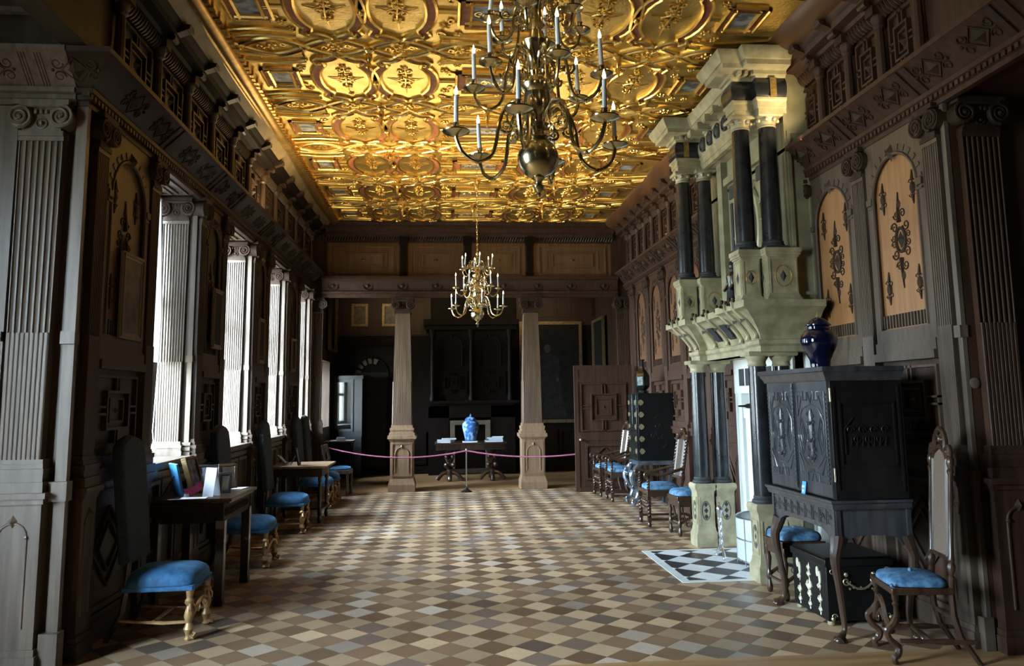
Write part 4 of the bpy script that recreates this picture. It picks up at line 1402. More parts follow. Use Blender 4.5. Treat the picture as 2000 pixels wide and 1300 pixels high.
# coved shelf
prof = [(-.12, 1.98), (.03, 1.98), (.03, 2.03), (.05, 2.05), (.05, 2.085), (.02, 2.095), (.03, 2.13), (.065, 2.19), (.12, 2.26), (.19, 2.325), (.225, 2.35), (.25, 2.36), (.25, 2.42), (-.12, 2.42)]
path = [(3.31, 6.80), (2.82, 6.80), (2.82, 7.03), (2.90, 7.03), (2.90, 8.48), (2.82, 8.48), (2.82, 8.72), (XR, 8.72)]
mb = MB(); moulding(mb, path, prof); mb.box(2.88, XR, 6.88, 8.64, 1.98, 2.42)
mb.build('coved_shelf', CREAM, FP)
cv = [(.05, 2.10), (.045, 2.14), (.085, 2.195), (.14, 2.265), (.205, 2.33), (.25, 2.38), (.26, 2.42), (.245, 2.46)]
for (x, y) in ((2.82, 6.82), (2.82, 7.01), (2.90, 7.38), (2.90, 7.755), (2.90, 8.12), (2.82, 8.50), (2.82, 8.70)):
    sm, dk = MB(), MB()
    sm.tube([(x - n - .004, y, z) for n, z in cv], [.026, .026, .026, .026, .028, .032, .036, .02], 6, 0, flat=.7)
    so_ = sm.build('console_strap', CREAM, FP)
    dk.sphere((x - .262, y, 2.42), .034, 8, 0, (1, .8, 1.1)); dk.sphere((x - .275, y, 2.452), .018, 6); dk.sphere((x - .295, y, 2.405), .015, 6)
    for q in (-1, 1):
        dk.sphere((x - .25, y + q * .028, 2.44), .018, 6)
    dk.build('lion_mask', CARVE, so_)
    dk = MB(); dk.pyr((x - .155, y, 2.265), (-.025, 0, -.025), (0, .032, 0), (-.035, 0, .035)); dk.build('diamond_boss', GREYM, so_)
for y0, y1 in ((7.43, 7.70), (7.81, 8.07)):
    rings = []
    for n, z in ((.075, 2.17), (.10, 2.215), (.135, 2.255), (.165, 2.29)):
        rings.append((2.90 - n - .012, z))
    vs = [V((x, y0 + .06, z)) for x, z in rings] + [V((x, y1 - .06, z)) for x, z in rings]
    vs += [p + V((.03, 0, -.02)) for p in vs]
    dk = MB(); dk.add(vs, [(i, i + 1, i + 5, i + 4) for i in range(3)] + [(i + 8, i + 12, i + 13, i + 9) for i in range(3)] + [(0, 4, 12, 8), (3, 11, 15, 7)] + [(i, i + 8, i + 9, i + 1) for i in range(3)] + [(i + 4, i + 5, i + 13, i + 12) for i in range(3)])
    dk.build('slate_panel', GREYM, FP)
# upper order
def ped_upper(x0, x1, y0, y1):
    xc, yc = (x0 + x1) / 2, (y0 + y1) / 2
    sx_, sy_ = (x1 - x0) / 2, (y1 - y0) / 2
    mb = MB()
    for e, z0, z1 in ((.02, 2.42, 2.47), (.008, 2.47, 2.49), (0, 2.49, 2.84), (.01, 2.84, 2.855), (.022, 2.855, 2.88), (.03, 2.88, 2.92)):
        mb.box(x0 - e, x1 + e, y0 - e, y1 + e, z0, z1)
    p_ = mb.build('upper_pedestal', CREAM, FP)
    k = MB(frame((xc, y0, 0), (1, 0, 0), (0, -1, 0)))
    rect_frame(k, -sx_ + .012, sx_ - .012, 2.505, 2.825, .014, -.002, .007)
    k.M = frame((x0, yc, 0), (0, -1, 0), (-1, 0, 0)); rect_frame(k, -sy_ + .012, sy_ - .012, 2.505, 2.825, .014, -.002, .007)
    k.build('raised_border', CREAM, p_)
    d = MB(frame((xc, y0, 0), (1, 0, 0), (0, -1, 0)))
    d.pyr((0, 0, 2.665), (.03, 0, 0), (0, 0, .055), (0, .016, 0))
    d.M = frame((x0, yc, 0), (0, -1, 0), (-1, 0, 0)); d.pyr((0, 0, 2.665), (.03, 0, 0), (0, 0, .055), (0, .016, 0))
    d.build('diamond_boss', GREYM, p_)
    g = MB(frame((xc, y0, 0), (1, 0, 0), (0, -1, 0)))
    w = min(sx_ * .55, .085)
    g.ring((0, .001, 2.665), w, .004, (0, 1, 0), 24, 4, 0, 1, 1.25)
    for i in range(14):
        a = 2 * PI * i / 14
        swag_scroll(g, w * math.cos(a), 2.665 + w * 1.25 * math.sin(a), .016, .001, (-1) ** i, 1.0, .14, a0=a)
    g.build('gilt_scroll', GILD, p_)
    return xc, yc
def col_upper(x, y, z0=2.92, zt=4.08):
    mb = MB(); mb.lathe([(.108, z0), (.108, z0 + .025)], (x, y, 0), sq=True); mb.lathe([(.10, z0 + .025), (.106, z0 + .04), (.094, z0 + .06), (.098, z0 + .072), (.088, z0 + .085)], (x, y, 0), 20)
    mb.build('column_base', GREYM, FP)
    mb = MB(); mb.lathe([(.088, z0 + .08), (.090, z0 + .3), (.086, z0 + .7), (.078, zt)], (x, y, 0), 24); mb.build('upper_column', BLACKM, FP)
    mb = MB()
    mb.lathe([(.080, zt - .005), (.088, zt + .005), (.080, zt + .015), (.083, zt + .04), (.095, zt + .07), (.10, zt + .085)], (x, y, 0), 18)
    for i in range(8):
        a = PI / 8 + i * PI / 4
        mb.sphere((x + .098 * math.cos(a), y + .098 * math.sin(a), zt + .06), .022, 6)
    mb.lathe([(.11, zt + .085), (.118, zt + .095), (.118, zt + .115)], (x, y, 0), sq=True)
    mb.build('upper_capital', CREAM, FP)
for yf in (6.83, 8.66):
    ped_upper(2.705, 2.885, yf + .08, yf + .27)
    ped_upper(2.91, 3.19, yf - .03, yf + .22)
    col_upper(2.80, yf + .175)
    col_upper(3.02, yf + .085)
mb = MB()
mb.box(3.17, XR, 6.88, 8.92, 2.42, 4.75)
mb.box(3.10, 3.20, 7.08, 7.22, 2.42, 4.2); mb.box(3.10, 3.20, 8.38, 8.52, 2.42, 4.2)
mb.box(3.12, 3.2, 7.2, 8.4, 2.42, 2.60); mb.box(3.12, 3.2, 7.2, 8.4, 3.92, 4.0)
mb.M = frame((3.3, 6.88, 0), (1, 0, 0), (0, -1, 0)); rect_frame(mb, -.11, .10, 2.5, 4.05, .03, -.002, .02); mb.M = Matrix.Identity(4)
mb.build('overmantel_slab', CREAMD, FP)
mb = MB()
mb.M = frame((3.17, 7.80, 0), (0, -1, 0), (-1, 0, 0))
mb.ring((0, .015, 3.30), .30, .035, (0, 1, 0), 30, 8, 0, 1, 1.5)
for a in range(12):
    t_ = 2 * PI * a / 12
    swag_scroll(mb, .34 * math.cos(t_), 3.30 + .50 * math.sin(t_), .05, .02, (-1) ** a, 1.2, .16, a0=t_)
mb.build('oval_frame', CREAM, FP)
mb = MB(frame((3.17, 7.80, 0), (0, -1, 0), (-1, 0, 0)))
mb.prism([(.29 * math.cos(2 * PI * i / 28), 0, 3.30 + .44 * math.sin(2 * PI * i / 28)) for i in range(28)], (0, .012, 0))
for u in (-.38, .38):
    mb.box(u - .14, u + .14, 0, .012, 3.75, 3.9)
mb.box(-.5, -.44, 0, .012, 2.7, 3.7); mb.box(.44, .5, 0, .012, 2.7, 3.7)
mb.build('black_oval', GREYM, FP)
# statue in the centre of the overmantel
st = thing('bronze_statue', 'dark bronze robed statue standing between the upper fireplace columns', 'statue', (2.93, 7.72, 2.42))
mb = MB()
mb.lathe([(.10, 2.42), (.10, 2.46), (.085, 2.47)], (2.93, 7.72, 0), 12); mb.build('plinth', BLACKM, st)
mb = MB()
mb.lathe([(.085, 2.47), (.08, 2.52), (.065, 2.62), (.055, 2.70), (.062, 2.76), (.072, 2.80), (.045, 2.835), (.022, 2.85), (.022, 2.87), (.036, 2.885), (.040, 2.91), (.034, 2.94), (.012, 2.96)], (2.93, 7.72, 0), 14)
for q in (-1, 1):
    mb.tube([(2.93, 7.72 + q * .068, 2.80), (2.91, 7.72 + q * .095, 2.72), (2.86, 7.72 + q * .07, 2.66)], [.026, .022, .016], 8)
mb.ring((2.93, 7.72, 2.955), .030, .008, (0, 0, 1), 12, 5)
mb.build('figure', BLACKM, st)
# top entablature
eprof = [(-.05, 4.19), (.0, 4.19), (.0, 4.24), (.012, 4.245), (.012, 4.30), (.03, 4.315), (.03, 4.335), (-.05, 4.335)]
fprof = [(-.05, 4.335), (.01, 4.335), (.035, 4.38), (.042, 4.43), (.035, 4.48), (.01, 4.525), (-.05, 4.525)]
cprof = [(-.05, 4.525), (.02, 4.525), (.03, 4.545), (.05, 4.55), (.05, 4.585), (.07, 4.59), (.15, 4.60), (.155, 4.645), (.17, 4.65), (.20, 4.70), (.215, 4.735), (.215, 4.755), (-.05, 4.755)]
epath = [(3.17, 6.80), (2.905, 6.80), (2.905, 6.90), (2.715, 6.90), (2.715, 7.09), (2.98, 7.09), (2.98, 8.68), (2.705, 8.68), (2.705, 8.90), (XR, 8.90)]
mb = MB(); moulding(mb, epath, eprof); mb.box(2.73, 3.16, 6.92, 7.07, 4.20, 4.745); mb.box(2.72, 3.16, 8.70, 8.885, 4.20, 4.745); mb.box(3.0, 3.165, 6.91, 8.84, 4.20, 4.745)
mb.build('architrave', CREAM, FP)
mb = MB(); moulding(mb, epath, fprof); mb.build('pulvinated_frieze', BLACKM, FP)
mb = MB(); moulding(mb, [(2.974, 7.11), (2.974, 8.66)], fprof); cf = mb.build('cream_frieze', CREAM, FP)
mb = MB()
for i in range(6):
    y = 7.28 + i * .235
    mb.sphere((2.925, y, 4.43), .05, 10, 0, (.35, 1.1, 1.0))
    mb.ring((2.928, y, 4.43), .075, .012, (1, 0, 0), 14, 5)
mb.build('cartouche', GREYM, cf)
mb = MB(); moulding(mb, epath, cprof)
for i in range(6):
    y = 7.25 + i * .25
    mb.box(2.79, 2.97, y - .055, y + .055, 4.545, 4.605); mb.box(2.80, 2.97, y - .04, y + .04, 4.53, 4.55)
for y_ in (6.83, 8.66):
    for i in range(7):
        mb.box(2.72 + i * .062, 2.75 + i * .062, y_ - .06, y_ + .08, 4.55, 4.585)
mb.build('cornice', CREAM, FP)
for (x, y) in ((3.04, 6.80), (2.80, 8.68)):
    g = MB(); g.box(x - .03, x + .03, y - .046, y - .03, 4.34, 4.52); g.build('gilt_block', GILD, FP)

# ------------------------------------------------------------------ seats (local: front +Y, floor at z 0)
TURN = [(.020, .0), (.026, .012), (.016, .03), (.020, .05), (.030, .075), (.022, .10), (.016, .115), (.024, .135), (.030, .16), (.022, .20), (.015, .225), (.027, .245), (.027, .26), (.017, .275), (.022, .31), (.026, .335)]

def make_velvet_chair():
    t = thing('velvet_high_back_chair', '', 'chair', group='blue velvet high-back chairs along the windows')
    mb = MB()
    mb.cushion((0, .0, .345), .235, .25, .13, 20, p=5)
    for s in range(9):
        mb.pyr((-.21 + s * .0525, .25, .345), (.02, 0, 0), (0, 0, .03), (0, .006, 0))
    mb.box(-.225, .225, -.235, .24, .325, .36)
    mb.build('seat', VELV, t, False, bevel=.008)
    # back: tall padded slab with sloped shoulders, raked
    rings = []
    out = [(-.20, .50), (.20, .50), (.21, .8), (.215, 1.18), (.195, 1.30), (.12, 1.345), (0, 1.37), (-.12, 1.345), (-.195, 1.30), (-.215, 1.18), (-.21, .8)]
    for dy, k in ((-.035, .94), (-.028, 1.0), (.028, 1.0), (.042, .93)):
        ring = []
        for x, z in out:
            zz = .93 + (z - .93) * (1 - (1 - k) * .45)
            ring.append(V((x * k, -.235 - (zz - .5) * .10 + dy, zz)))
        rings.append(ring)
    mb = MB(); mb.loft(rings)
    mb.build('backrest', VELVD, t, False, bevel=.01)
    for s in (-1, 1):
        mb = MB()
        prof = [(r * 1.15, z * 1.0) for r, z in TURN]
        mb.lathe(prof, (s * .195, .215, 0), 12)
        mb.tube([(s * .195, .225, .03), (s * .205, .255, .02), (s * .20, .262, .045), (s * .195, .245, .05)], [.018, .016, .012, .008], 6)
        for q in (-1, 1):
            mb.tube([(s * .195 + q * .02, .225, .24), (s * .195 + q * .045, .235, .21), (s * .195 + q * .03, .24, .18)], [.010, .012, .006], 6)
        mb.build('leg', GILTLEG, t, False)
        mb = MB(); mb.tube([(s * .195, -.20, .52), (s * .195, -.215, .30), (s * .195, -.235, .18), (s * .195, -.33, 0)], [.020, .021, .021, .018], 4)
        mb.build('leg', WALNUT, t, False)
        mb = MB(); mb.tube([(s * .195, .21, .12), (s * .195, .05, .115), (s * .195, -.1, .125), (s * .195, -.25, .14)], [.010, .013, .010, .012], 6)
        mb.build('stretcher', GILTLEG, t, False)
    mb = MB()
    mb.tube([(-.19, -.02, .125), (0, .0, .14), (.19, -.02, .125)], [.011, .015, .011], 6); mb.build('cross_stretcher', GILTLEG, t, False); mb = MB()
    mb.tube(smooth_pts([(-.18, .235, .16), (-.1, .24, .21), (0, .24, .235), (.1, .24, .21), (.18, .235, .16)], 3), .013, 6)
    swag_scroll(mb, -.07, .19, .035, .24, 1); swag_scroll(mb, .07, .19, .035, .24, -1)
    mb.build('front_stretcher', GILTLEG, t, False)
    return t
vc = make_velvet_chair()
for i, (y, lab) in enumerate([(5.98, 'blue velvet high-back chair nearest the camera, in front of the first dark pier'),
                              (8.30, 'blue velvet high-back chair just beyond the table of framed photographs'),
                              (10.26, 'blue velvet high-back chair just before the turned-leg side table'),
                              (12.45, 'blue velvet high-back chair behind the far side table'),
                              (13.2, 'farthest blue velvet high-back chair, beside the last window')]):
    place(vc, i == 0, (-1.95, y, 0), -PI / 2 + random.uniform(-.03, .03), lab)

def twist(mb, p0, p1, r, turns, n=26):
    p0, p1 = V(p0), V(p1)
    d = (p1 - p0)
    a = d.normalized().orthogonal().normalized(); b = d.normalized().cross(a)
    for ph in (0, PI):
        mb.tube([p0 + d * (i / n) + (a * math.cos(turns * 2 * PI * i / n + ph) + b * math.sin(turns * 2 * PI * i / n + ph)) * r * .55 for i in range(n + 1)], r * .62, 6)

def make_armchair():
    t = thing('barley_twist_armchair', '', 'chair', group='carved armchairs along the right wall')
    mb = MB(); mb.box(-.24, .24, -.22, .23, .40, .445)
    for x in (-.22, .22): mb.box(x - .02, x + .02, -.22, .23, .37, .41)
    mb.build('seat_frame', WALNUT, t, False, bevel=.005)
    mb = MB(); mb.cushion((0, 0, .44), .23, .215, .085, 18, p=4); mb.build('seat_cushion', CUSH, t, False)
    for s in (-1, 1):
        mb = MB(); mb.box(s * .215 - .022, s * .215 + .022, .185, .229, .33, .40); twist(mb, (s * .215, .207, .12), (s * .215, .207, .33), .024, 2.5)
        mb.box(s * .215 - .022, s * .215 + .022, .185, .229, .06, .12); mb.lathe([(.014, 0), (.024, .015), (.024, .04), (.014, .06)], (s * .215, .207, 0), 10)
        twist(mb, (s * .215, .207, .445), (s * .215, .207, .64), .019, 3); mb.build('leg', WALNUT, t, False)
        mb = MB(); mb.tube([(s * .20, -.21, .44), (s * .20, -.21, .2), (s * .20, -.26, 0)], .02, 4); mb.build('leg', WALNUT, t, False)
        mb = MB()
        mb.tube(smooth_pts([(s * .205, -.24, .70), (s * .235, -.10, .665), (s * .25, .06, .63), (s * .25, .19, .66), (s * .25, .245, .655), (s * .25, .255, .62), (s * .25, .225, .61)], 3), .020, 7)
        mb.build('armrest', WALNUT, t, False)
        mb = MB(); twist(mb, (s * .20, -.215, .46), (s * .20, -.315, 1.06), .020, 7, 60)
        mb.sphere((s * .20, -.325, 1.10), .026, 8); mb.lathe([(.018, 1.05), (.026, 1.06), (.014, 1.08)], (s * .20, -.318, 0), 8)
        mb.build('back_post', WALNUT, t, False)
    def Bp(x, z): return V((x, -.215 - (z - .46) * .165, z))
    mb = MB()
    mb.tube(smooth_pts([Bp(-.18, 1.05), Bp(-.10, 1.11), Bp(0, 1.16), Bp(.10, 1.11), Bp(.18, 1.05)], 3), .030, 6, flat=.8)
    for sgn in (-1, 1):
        mb.tube([Bp(sgn * (.06 + .035 * math.cos(i * .6) * (1 - i / 12)), 1.10 + .035 * math.sin(i * .6) * (1 - i / 12)) for i in range(10)], .010, 5)
        mb.tube([Bp(sgn * .13, .60), Bp(sgn * .13, 1.04)], .022, 4)
    mb.tube([Bp(-.18, .58), Bp(.18, .58)], .022, 6); mb.sphere(Bp(0, 1.17), .035, 8)
    mb.build('back_frame', WALNUT, t, False)
    mb = MB(); mb.loft([[Bp(-.115, .6) + V((0, .008, 0)), Bp(.115, .6) + V((0, .008, 0)), Bp(.115, 1.05) + V((0, .008, 0)), Bp(-.115, 1.05) + V((0, .008, 0))], [Bp(-.115, .6), Bp(.115, .6), Bp(.115, 1.05), Bp(-.115, 1.05)]])
    mb.build('cane_panel', CANED, t, False)
    mb = MB()
    twist(mb, (-.20, .205, .22), (.20, .205, .22), .018, 4)
    for s in (-1, 1): mb.tube([(s * .21, .2, .09), (s * .205, -.22, .09)], .016, 6)
    for x in (-.12, -.04, .04, .12): mb.ring((x, .207, .30), .035, .009, (0, 1, 0), 12, 5)
    mb.build('stretcher', WALNUT, t, False)
    return t
ac = make_armchair()
for i, (x, y, rz, lab) in enumerate([(2.73, 10.06, PI / 2, 'carved twist-turned armchair with blue cushion, tall caned back, between the stool and the black cabinet'),
                                     (2.78, 12.46, PI / 2, 'carved armchair with blue cushion partly behind the silvered cabinet stand'),
                                     (2.72, 13.14, PI / 2 + .05, 'farthest carved armchair with blue cushion, close to the open panelled door')]):
    place(ac, i == 0, (x, y, 0), rz, lab)

def make_stool():
    t = thing('carved_stool', '', 'stool', group='carved stools by the fireplace')
    mb = MB(); mb.box(-.18, .18, -.18, .18, .40, .45); mb.box(-.165, .165, -.165, .165, .33, .40); mb.build('seat_frame', WALNUT, t, False, bevel=.005)
    mb = MB(); mb.cushion((0, 0, .448), .185, .185, .085, 18, p=4); mb.sphere((0, 0, .535), .012, 6); mb.build('seat_cushion', CUSH, t, False)
    for sx_ in (-1, 1):
        for sy_ in (-1, 1):
            mb = MB(); c = (sx_ * .155, sy_ * .155, 0)
            mb.lathe([(.022, .36), (.022, .33), (.016, .31), (.026, .28), (.020, .22), (.014, .18), (.024, .16), (.024, .12), (.014, .10), (.020, .07), (.026, .045), (.024, .02), (.014, 0)], c, 10)
            mb.build('leg', WALNUT, t, False)
    mb = MB()
    for s in (-1, 1):
        mb.tube([(s * .155, -.15, .13), (s * .155, .15, .13)], .013, 6)
        mb.tube(smooth_pts([(-.15, s * .158, .14), (-.07, s * .158, .19), (0, s * .158, .21), (.07, s * .158, .19), (.15, s * .158, .14)], 3), .016, 6)
        swag_scroll(mb, -.06, .165, .03, s * .158, 1); swag_scroll(mb, .06, .165, .03, s * .158, -1)
    mb.build('stretcher', WALNUT, t, False)
    return t
stl = make_stool()
place(stl, True, (2.84, 9.30, 0), .06, 'carved stool with blue cushion beside the far fireplace plinth')
place(stl, False, (2.82, 6.38, 0), .02, 'carved stool with blue cushion tucked behind the tall cabinet stand')

def make_cane_chair():
    t = thing('cane_back_chair', 'tall narrow cane-back chair with blue cushion and scrolled legs, nearest the camera on the right', 'chair', (2.90, 4.87, 0), 1.36)
    mb = MB()
    mb.prism([(-.205, .19, .40), (.205, .19, .40), (.17, -.18, .40), (-.17, -.18, .40)], (0, 0, .04)); mb.build('seat_frame', WALNUT, t, False, bevel=.006)
    mb = MB(); mb.cushion((0, .01, .438), .19, .18, .065, 20, p=4); mb.sphere((0, .01, .51), .013, 6); mb.sphere((-.19, .185, .455), .012, 6); mb.build('seat_cushion', CUSH, t, False)
    for s in (-1, 1):
        mb = MB(); x = s * .175
        mb.lathe([(.020, .40), (.020, .37), (.013, .36), (.022, .345), (.013, .33), (.016, .28), (.018, .26)], (x, .165, 0), 10)
        mb.tube(smooth_pts([(x, .165, .27), (x + s * .005, .185, .23), (x + s * .008, .225, .19), (x, .21, .14), (x - s * .004, .165, .10), (x, .17, .06), (x + s * .006, .195, .035), (x, .185, .0)], 4), [.018, .020, .022, .024, .024, .023, .022, .021, .020, .019, .018, .018, .018, .018, .018, .018, .02, .021, .022, .022, .022, .022, .021, .020, .018, .018, .018, .018, .018], 8)
        mb.build('leg', WALNUT, t, False)
        mb = MB(); x2 = s * .15
        mb.tube([(x2, -.165, .44), (x2, -.17, .28), (x2, -.20, .16), (x2, -.30, .0)], [.020, .020, .019, .017], 6); mb.build('leg', WALNUT, t, False)
        def Q(z): return -.17 - (z - .44) * .07
        mb = MB()
        prof = [(.018, .43), (.020, .50), (.012, .51), (.020, .53), (.026, .56), (.014, .585), (.020, .60), (.014, .62), (.0145, .95), (.0135, 1.10), (.021, 1.125), (.013, 1.14), (.023, 1.17), (.019, 1.20), (.010, 1.215), (.016, 1.23), (.004, 1.26)]
        mb.lathe(prof, (x2, 0, 0), 10)
        mb.v = [V((p.x, p.y + Q(p.z), p.z)) for p in mb.v]
        mb.build('back_post', WALNUT, t, False)
    def Bp(x, z, d=0): return V((x, Q(z) + d, z))
    mb = MB()
    for x in (-.105, .105): mb.tube([Bp(x, .60), Bp(x, 1.20)], .013, 4)
    mb.tube([Bp(-.14, .60), Bp(.14, .60)], .016, 6)
    mb.tube(smooth_pts([Bp(-.14, 1.215), Bp(-.13, 1.27), Bp(-.085, 1.255), Bp(-.075, 1.31), Bp(-.04, 1.36), Bp(0, 1.375), Bp(.04, 1.36), Bp(.075, 1.31), Bp(.085, 1.255), Bp(.13, 1.27), Bp(.14, 1.215)], 4), .017, 7)
    mb.tube(smooth_pts([Bp(-.105, 1.19), Bp(-.06, 1.245), Bp(0, 1.265), Bp(.06, 1.245), Bp(.105, 1.19)], 3), .016, 6)
    for s in (-1, 1):
        mb.tube([Bp(s * (.035 + .028 * math.cos(i * .6) * (1 - i / 12)), 1.305 + .028 * math.sin(i * .6) * (1 - i / 12)) for i in range(10)], .009, 5)
        mb.tube([Bp(s * (.11 + .025 * math.cos(i * .6) * (1 - i / 12)), 1.235 + .025 * math.sin(i * .6) * (1 - i / 12)) for i in range(10)], .009, 5)
    mb.build('back_frame', WALNUT, t, False)
    mb = MB(); mb.loft([[Bp(-.10, .61, -.003), Bp(.10, .61, -.003), Bp(.10, 1.2, -.003), Bp(0, 1.25, -.003), Bp(-.10, 1.2, -.003)], [Bp(-.10, .61, .004), Bp(.10, .61, .004), Bp(.10, 1.2, .004), Bp(0, 1.25, .004), Bp(-.10, 1.2, .004)]])
    mb.build('cane_panel', CANE, t, False)
    mb = MB()
    mb.tube(smooth_pts([(-.165, .19, .18), (-.10, .20, .24), (-.06, .20, .31), (0, .20, .34), (.06, .20, .31), (.10, .20, .24), (.165, .19, .18)], 4), .016, 7, flat=1.4)
    swag_scroll(mb, -.07, .215, .035, .20, 1); swag_scroll(mb, .07, .215, .035, .20, -1)
    mb.tube([(-.06, .2, .22), (0, .2, .27), (.06, .2, .22)], .012, 6)
    for s in (-1, 1):
        mb.lathe([(.010, -.30), (.018, -.22), (.012, -.2), (.020, -.1), (.012, .0), (.018, .06), (.012, .08), (.014, .15)], (s * .165, .0, .13), 8, axis='y')
    mb.tube([(-.16, -.03, .13), (0, -.03, .13), (.16, -.03, .13)], [.012, .018, .012], 8)
    mb.tube([(-.15, -.18, .25), (0, -.18, .25), (.15, -.18, .25)], [.011, .018, .011], 8)
    mb.build('stretcher', WALNUT, t, False)
    return t
make_cane_chair()

# plain wooden side chair near the far columns
sc_ = thing('plain_side_chair', 'plain square-legged oak chair with bright blue seat at the left end of the rope', 'chair', (-1.80, 14.0, 0), -.05 - PI / 2)
mb = MB(); mb.box(-.21, .21, -.2, .2, .36, .43); mb.build('seat_frame', OAKG, sc_, False, bevel=.006)
mb = MB(); mb.cushion((0, 0, .428), .2, .19, .06, 16, p=4); mb.build('seat_cushion', VELV, sc_, False)
for s in (-1, 1):
    mb = MB(); mb.lathe([(.026, .36), (.026, .30), (.017, .28), (.022, .2), (.017, .16), (.026, .14), (.026, .07), (.018, .06), (.024, .03), (.018, 0)], (s * .185, .175, 0), 8); mb.build('leg', OAKG, sc_, False)
    mb = MB(); mb.tube([(s * .185, -.18, 0), (s * .185, -.18, .43), (s * .185, -.26, .85)], .024, 4); mb.build('leg', OAKG, sc_, False)
    mb = MB(); mb.box(s * .185 - .014, s * .185 + .014, -.17, .17, .10, .14); mb.build('stretcher', OAKG, sc_, False)
mb = MB(); mb.prism([(-.19, -.245, .72), (.19, -.245, .72), (.19, -.262, .85), (-.19, -.262, .85)], (0, .02, 0)); mb.prism([(-.19, -.20, .52), (.19, -.20, .52), (.19, -.212, .60), (-.19, -.212, .60)], (0, .02, 0)); mb.build('backrest', OAKG, sc_, False)

# ------------------------------------------------------------------ tables on the left and what they carry
tb = thing('photograph_table', 'dark oak table with carved frieze below the first window, crowded with framed photographs', 'table', (-2.05, 7.12, 0))
mb = MB(); mb.box(-2.37, -1.71, 6.68, 7.56, .805, .83); mb.box(-2.35, -1.73, 6.70, 7.54, .785, .807); mb.build('tabletop', WALNUT, tb, bevel=.004)
mb = MB(); mb.box(-2.32, -1.77, 6.68, 7.54, .64, .787)
for i in range(9):
    y = 6.73 + i * .085
    mb.ring((-1.766, y + .02, .715), .028, .007, (1, 0, 0), 12, 5)
    mb.pyr((-1.77, y + .02, .715), (0, .014, 0), (0, 0, .02), (.012, 0, 0))
for i in range(6):
    mb.ring((-2.27 + i * .09, 6.678, .715), .028, .006, (0, 1, 0), 12, 5)
mb.build('carved_frieze', CARVE, tb)
for x in (-2.30, -1.79):
    for y in (6.70, 7.52):
        mb = MB(); mb.lathe([(.036, .66), (.034, .05), (.038, .045), (.038, 0)], (x, y, 0), sq=True); mb.build('leg', WALNUT, tb, bevel=.004)
mb = MB(); mb.box(-2.32, -2.28, 6.70, 7.52, .14, .19); mb.build('stretcher', WALNUT, tb)

def photo(name, label, cat, loc, rz, w, h, tilt, fmat, pmat, t=.018, fw=.022, strut=True, backm=None, group=None):
    """easel-backed picture; front faces local -Y"""
    lift = t * math.sin(tilt) + .001
    e = thing(name, label, cat, (loc[0], loc[1], loc[2] + lift), rz, group)
    R = Matrix.Rotation(-tilt, 4, 'X')
    mb = MB(R); rect_frame(mb, -w / 2, w / 2, 0, h, fw, 0, t); mb.build('frame', fmat, e, False, bevel=.002)
    mb = MB(R); mb.box(-w / 2 + fw * .8, w / 2 - fw * .8, t * .3, t * .6, fw * .8, h - fw * .8); mb.build('picture', pmat, e, False)
    mb = MB(R); mb.box(-w / 2 + .004, w / 2 - .004, t * .6, t, .004, h - .004); mb.build('backing', backm or fmat, e, False)
    if strut:
        top = R @ V((0, t, h * .62))
        yb = h * .62 * math.cos(tilt) * .55 + top.y
        mb = MB(); mb.tube([top, (0, yb, .006 - lift)], .006, 4); mb.build('strut', IRON, e, False)
    return e
ZT = .8305
photo('picture_frame', 'bright blue backed picture frame with black strut at the window end of the photograph table', 'picture frame', (-2.19, 6.93, ZT), PI * .70, .20, .27, .22, BLUEC, PHOTO, backm=BLUEC)
photo('picture_frame', 'tall thick gilt picture frame leaning back on the photograph table beside the blue one', 'picture frame', (-2.10, 7.16, ZT), PI * .46, .22, .30, .30, FRAMEG, PHOTO, t=.045)
photo('picture_frame', 'dark frame with a grey portrait photograph standing behind the pink ribbon', 'picture frame', (-2.08, 7.42, ZT), .25, .23, .21, .22, IRON, PHOTO)
photo('picture_frame', 'small dark brown picture frame at the aisle corner of the photograph table', 'picture frame', (-1.87, 7.05, ZT), .10, .11, .17, .22, IRON, CANVB)
photo('picture_frame', 'thin pale-edged picture frame behind the small dark brown one', 'picture frame', (-1.93, 7.40, ZT), .35, .16, .22, .25, WALNUT, CANVB, t=.012)
wc = thing('folded_card', 'white folded card standing open on the photograph table', 'card', (-1.93, 6.84, ZT), -.45)
mb = MB(); mb.prism([(-.055, -.02, 0), (.055, -.02, 0), (.055, .018, .23), (-.055, .018, .23)], (0, .003, 0)); mb.build('front_leaf', PAPER, wc, False)
mb = MB(); mb.prism([(-.055, .07, 0), (.055, .07, 0), (.055, .022, .23), (-.055, .022, .23)], (0, .003, 0)); mb.build('rear_leaf', PAPER, wc, False)
mb = MB()
rb = smooth_pts([(-2.11, 6.80, .001), (-2.06, 6.81, .012), (-2.02, 6.82, .035), (-2.0, 6.825, .055), (-1.985, 6.83, .075)], 5)
mb.loft([[V((p.x, p.y, p.z + ZT)), V((p.x - .012, p.y + .004, p.z + ZT + .062)), V((p.x - .012, p.y + .008, p.z + ZT + .062)), V((p.x, p.y + .004, p.z + ZT))] for p in rb])
tag(mb.build('ribbon', PINK), 'broad pink ribbon curling up against the white card', 'ribbon')
mb = MB(); mb.M = Matrix.Translation((-2.02, 6.72, ZT)) @ Matrix.Rotation(.12, 4, 'Z'); mb.box(-.10, .10, -.05, .06, 0, .004)
tag(mb.build('paper_sheet', PAPER), 'white sheet of paper lying at the near edge of the photograph table', 'paper')
mb = MB(); mb.M = Matrix.Translation((-1.83, 7.42, ZT)) @ Matrix.Rotation(-.2, 4, 'Z'); mb.box(-.05, .05, -.07, .07, 0, .004)
tag(mb.build('paper_sheet', PAPER), 'small pale paper at the far corner of the photograph table', 'paper')
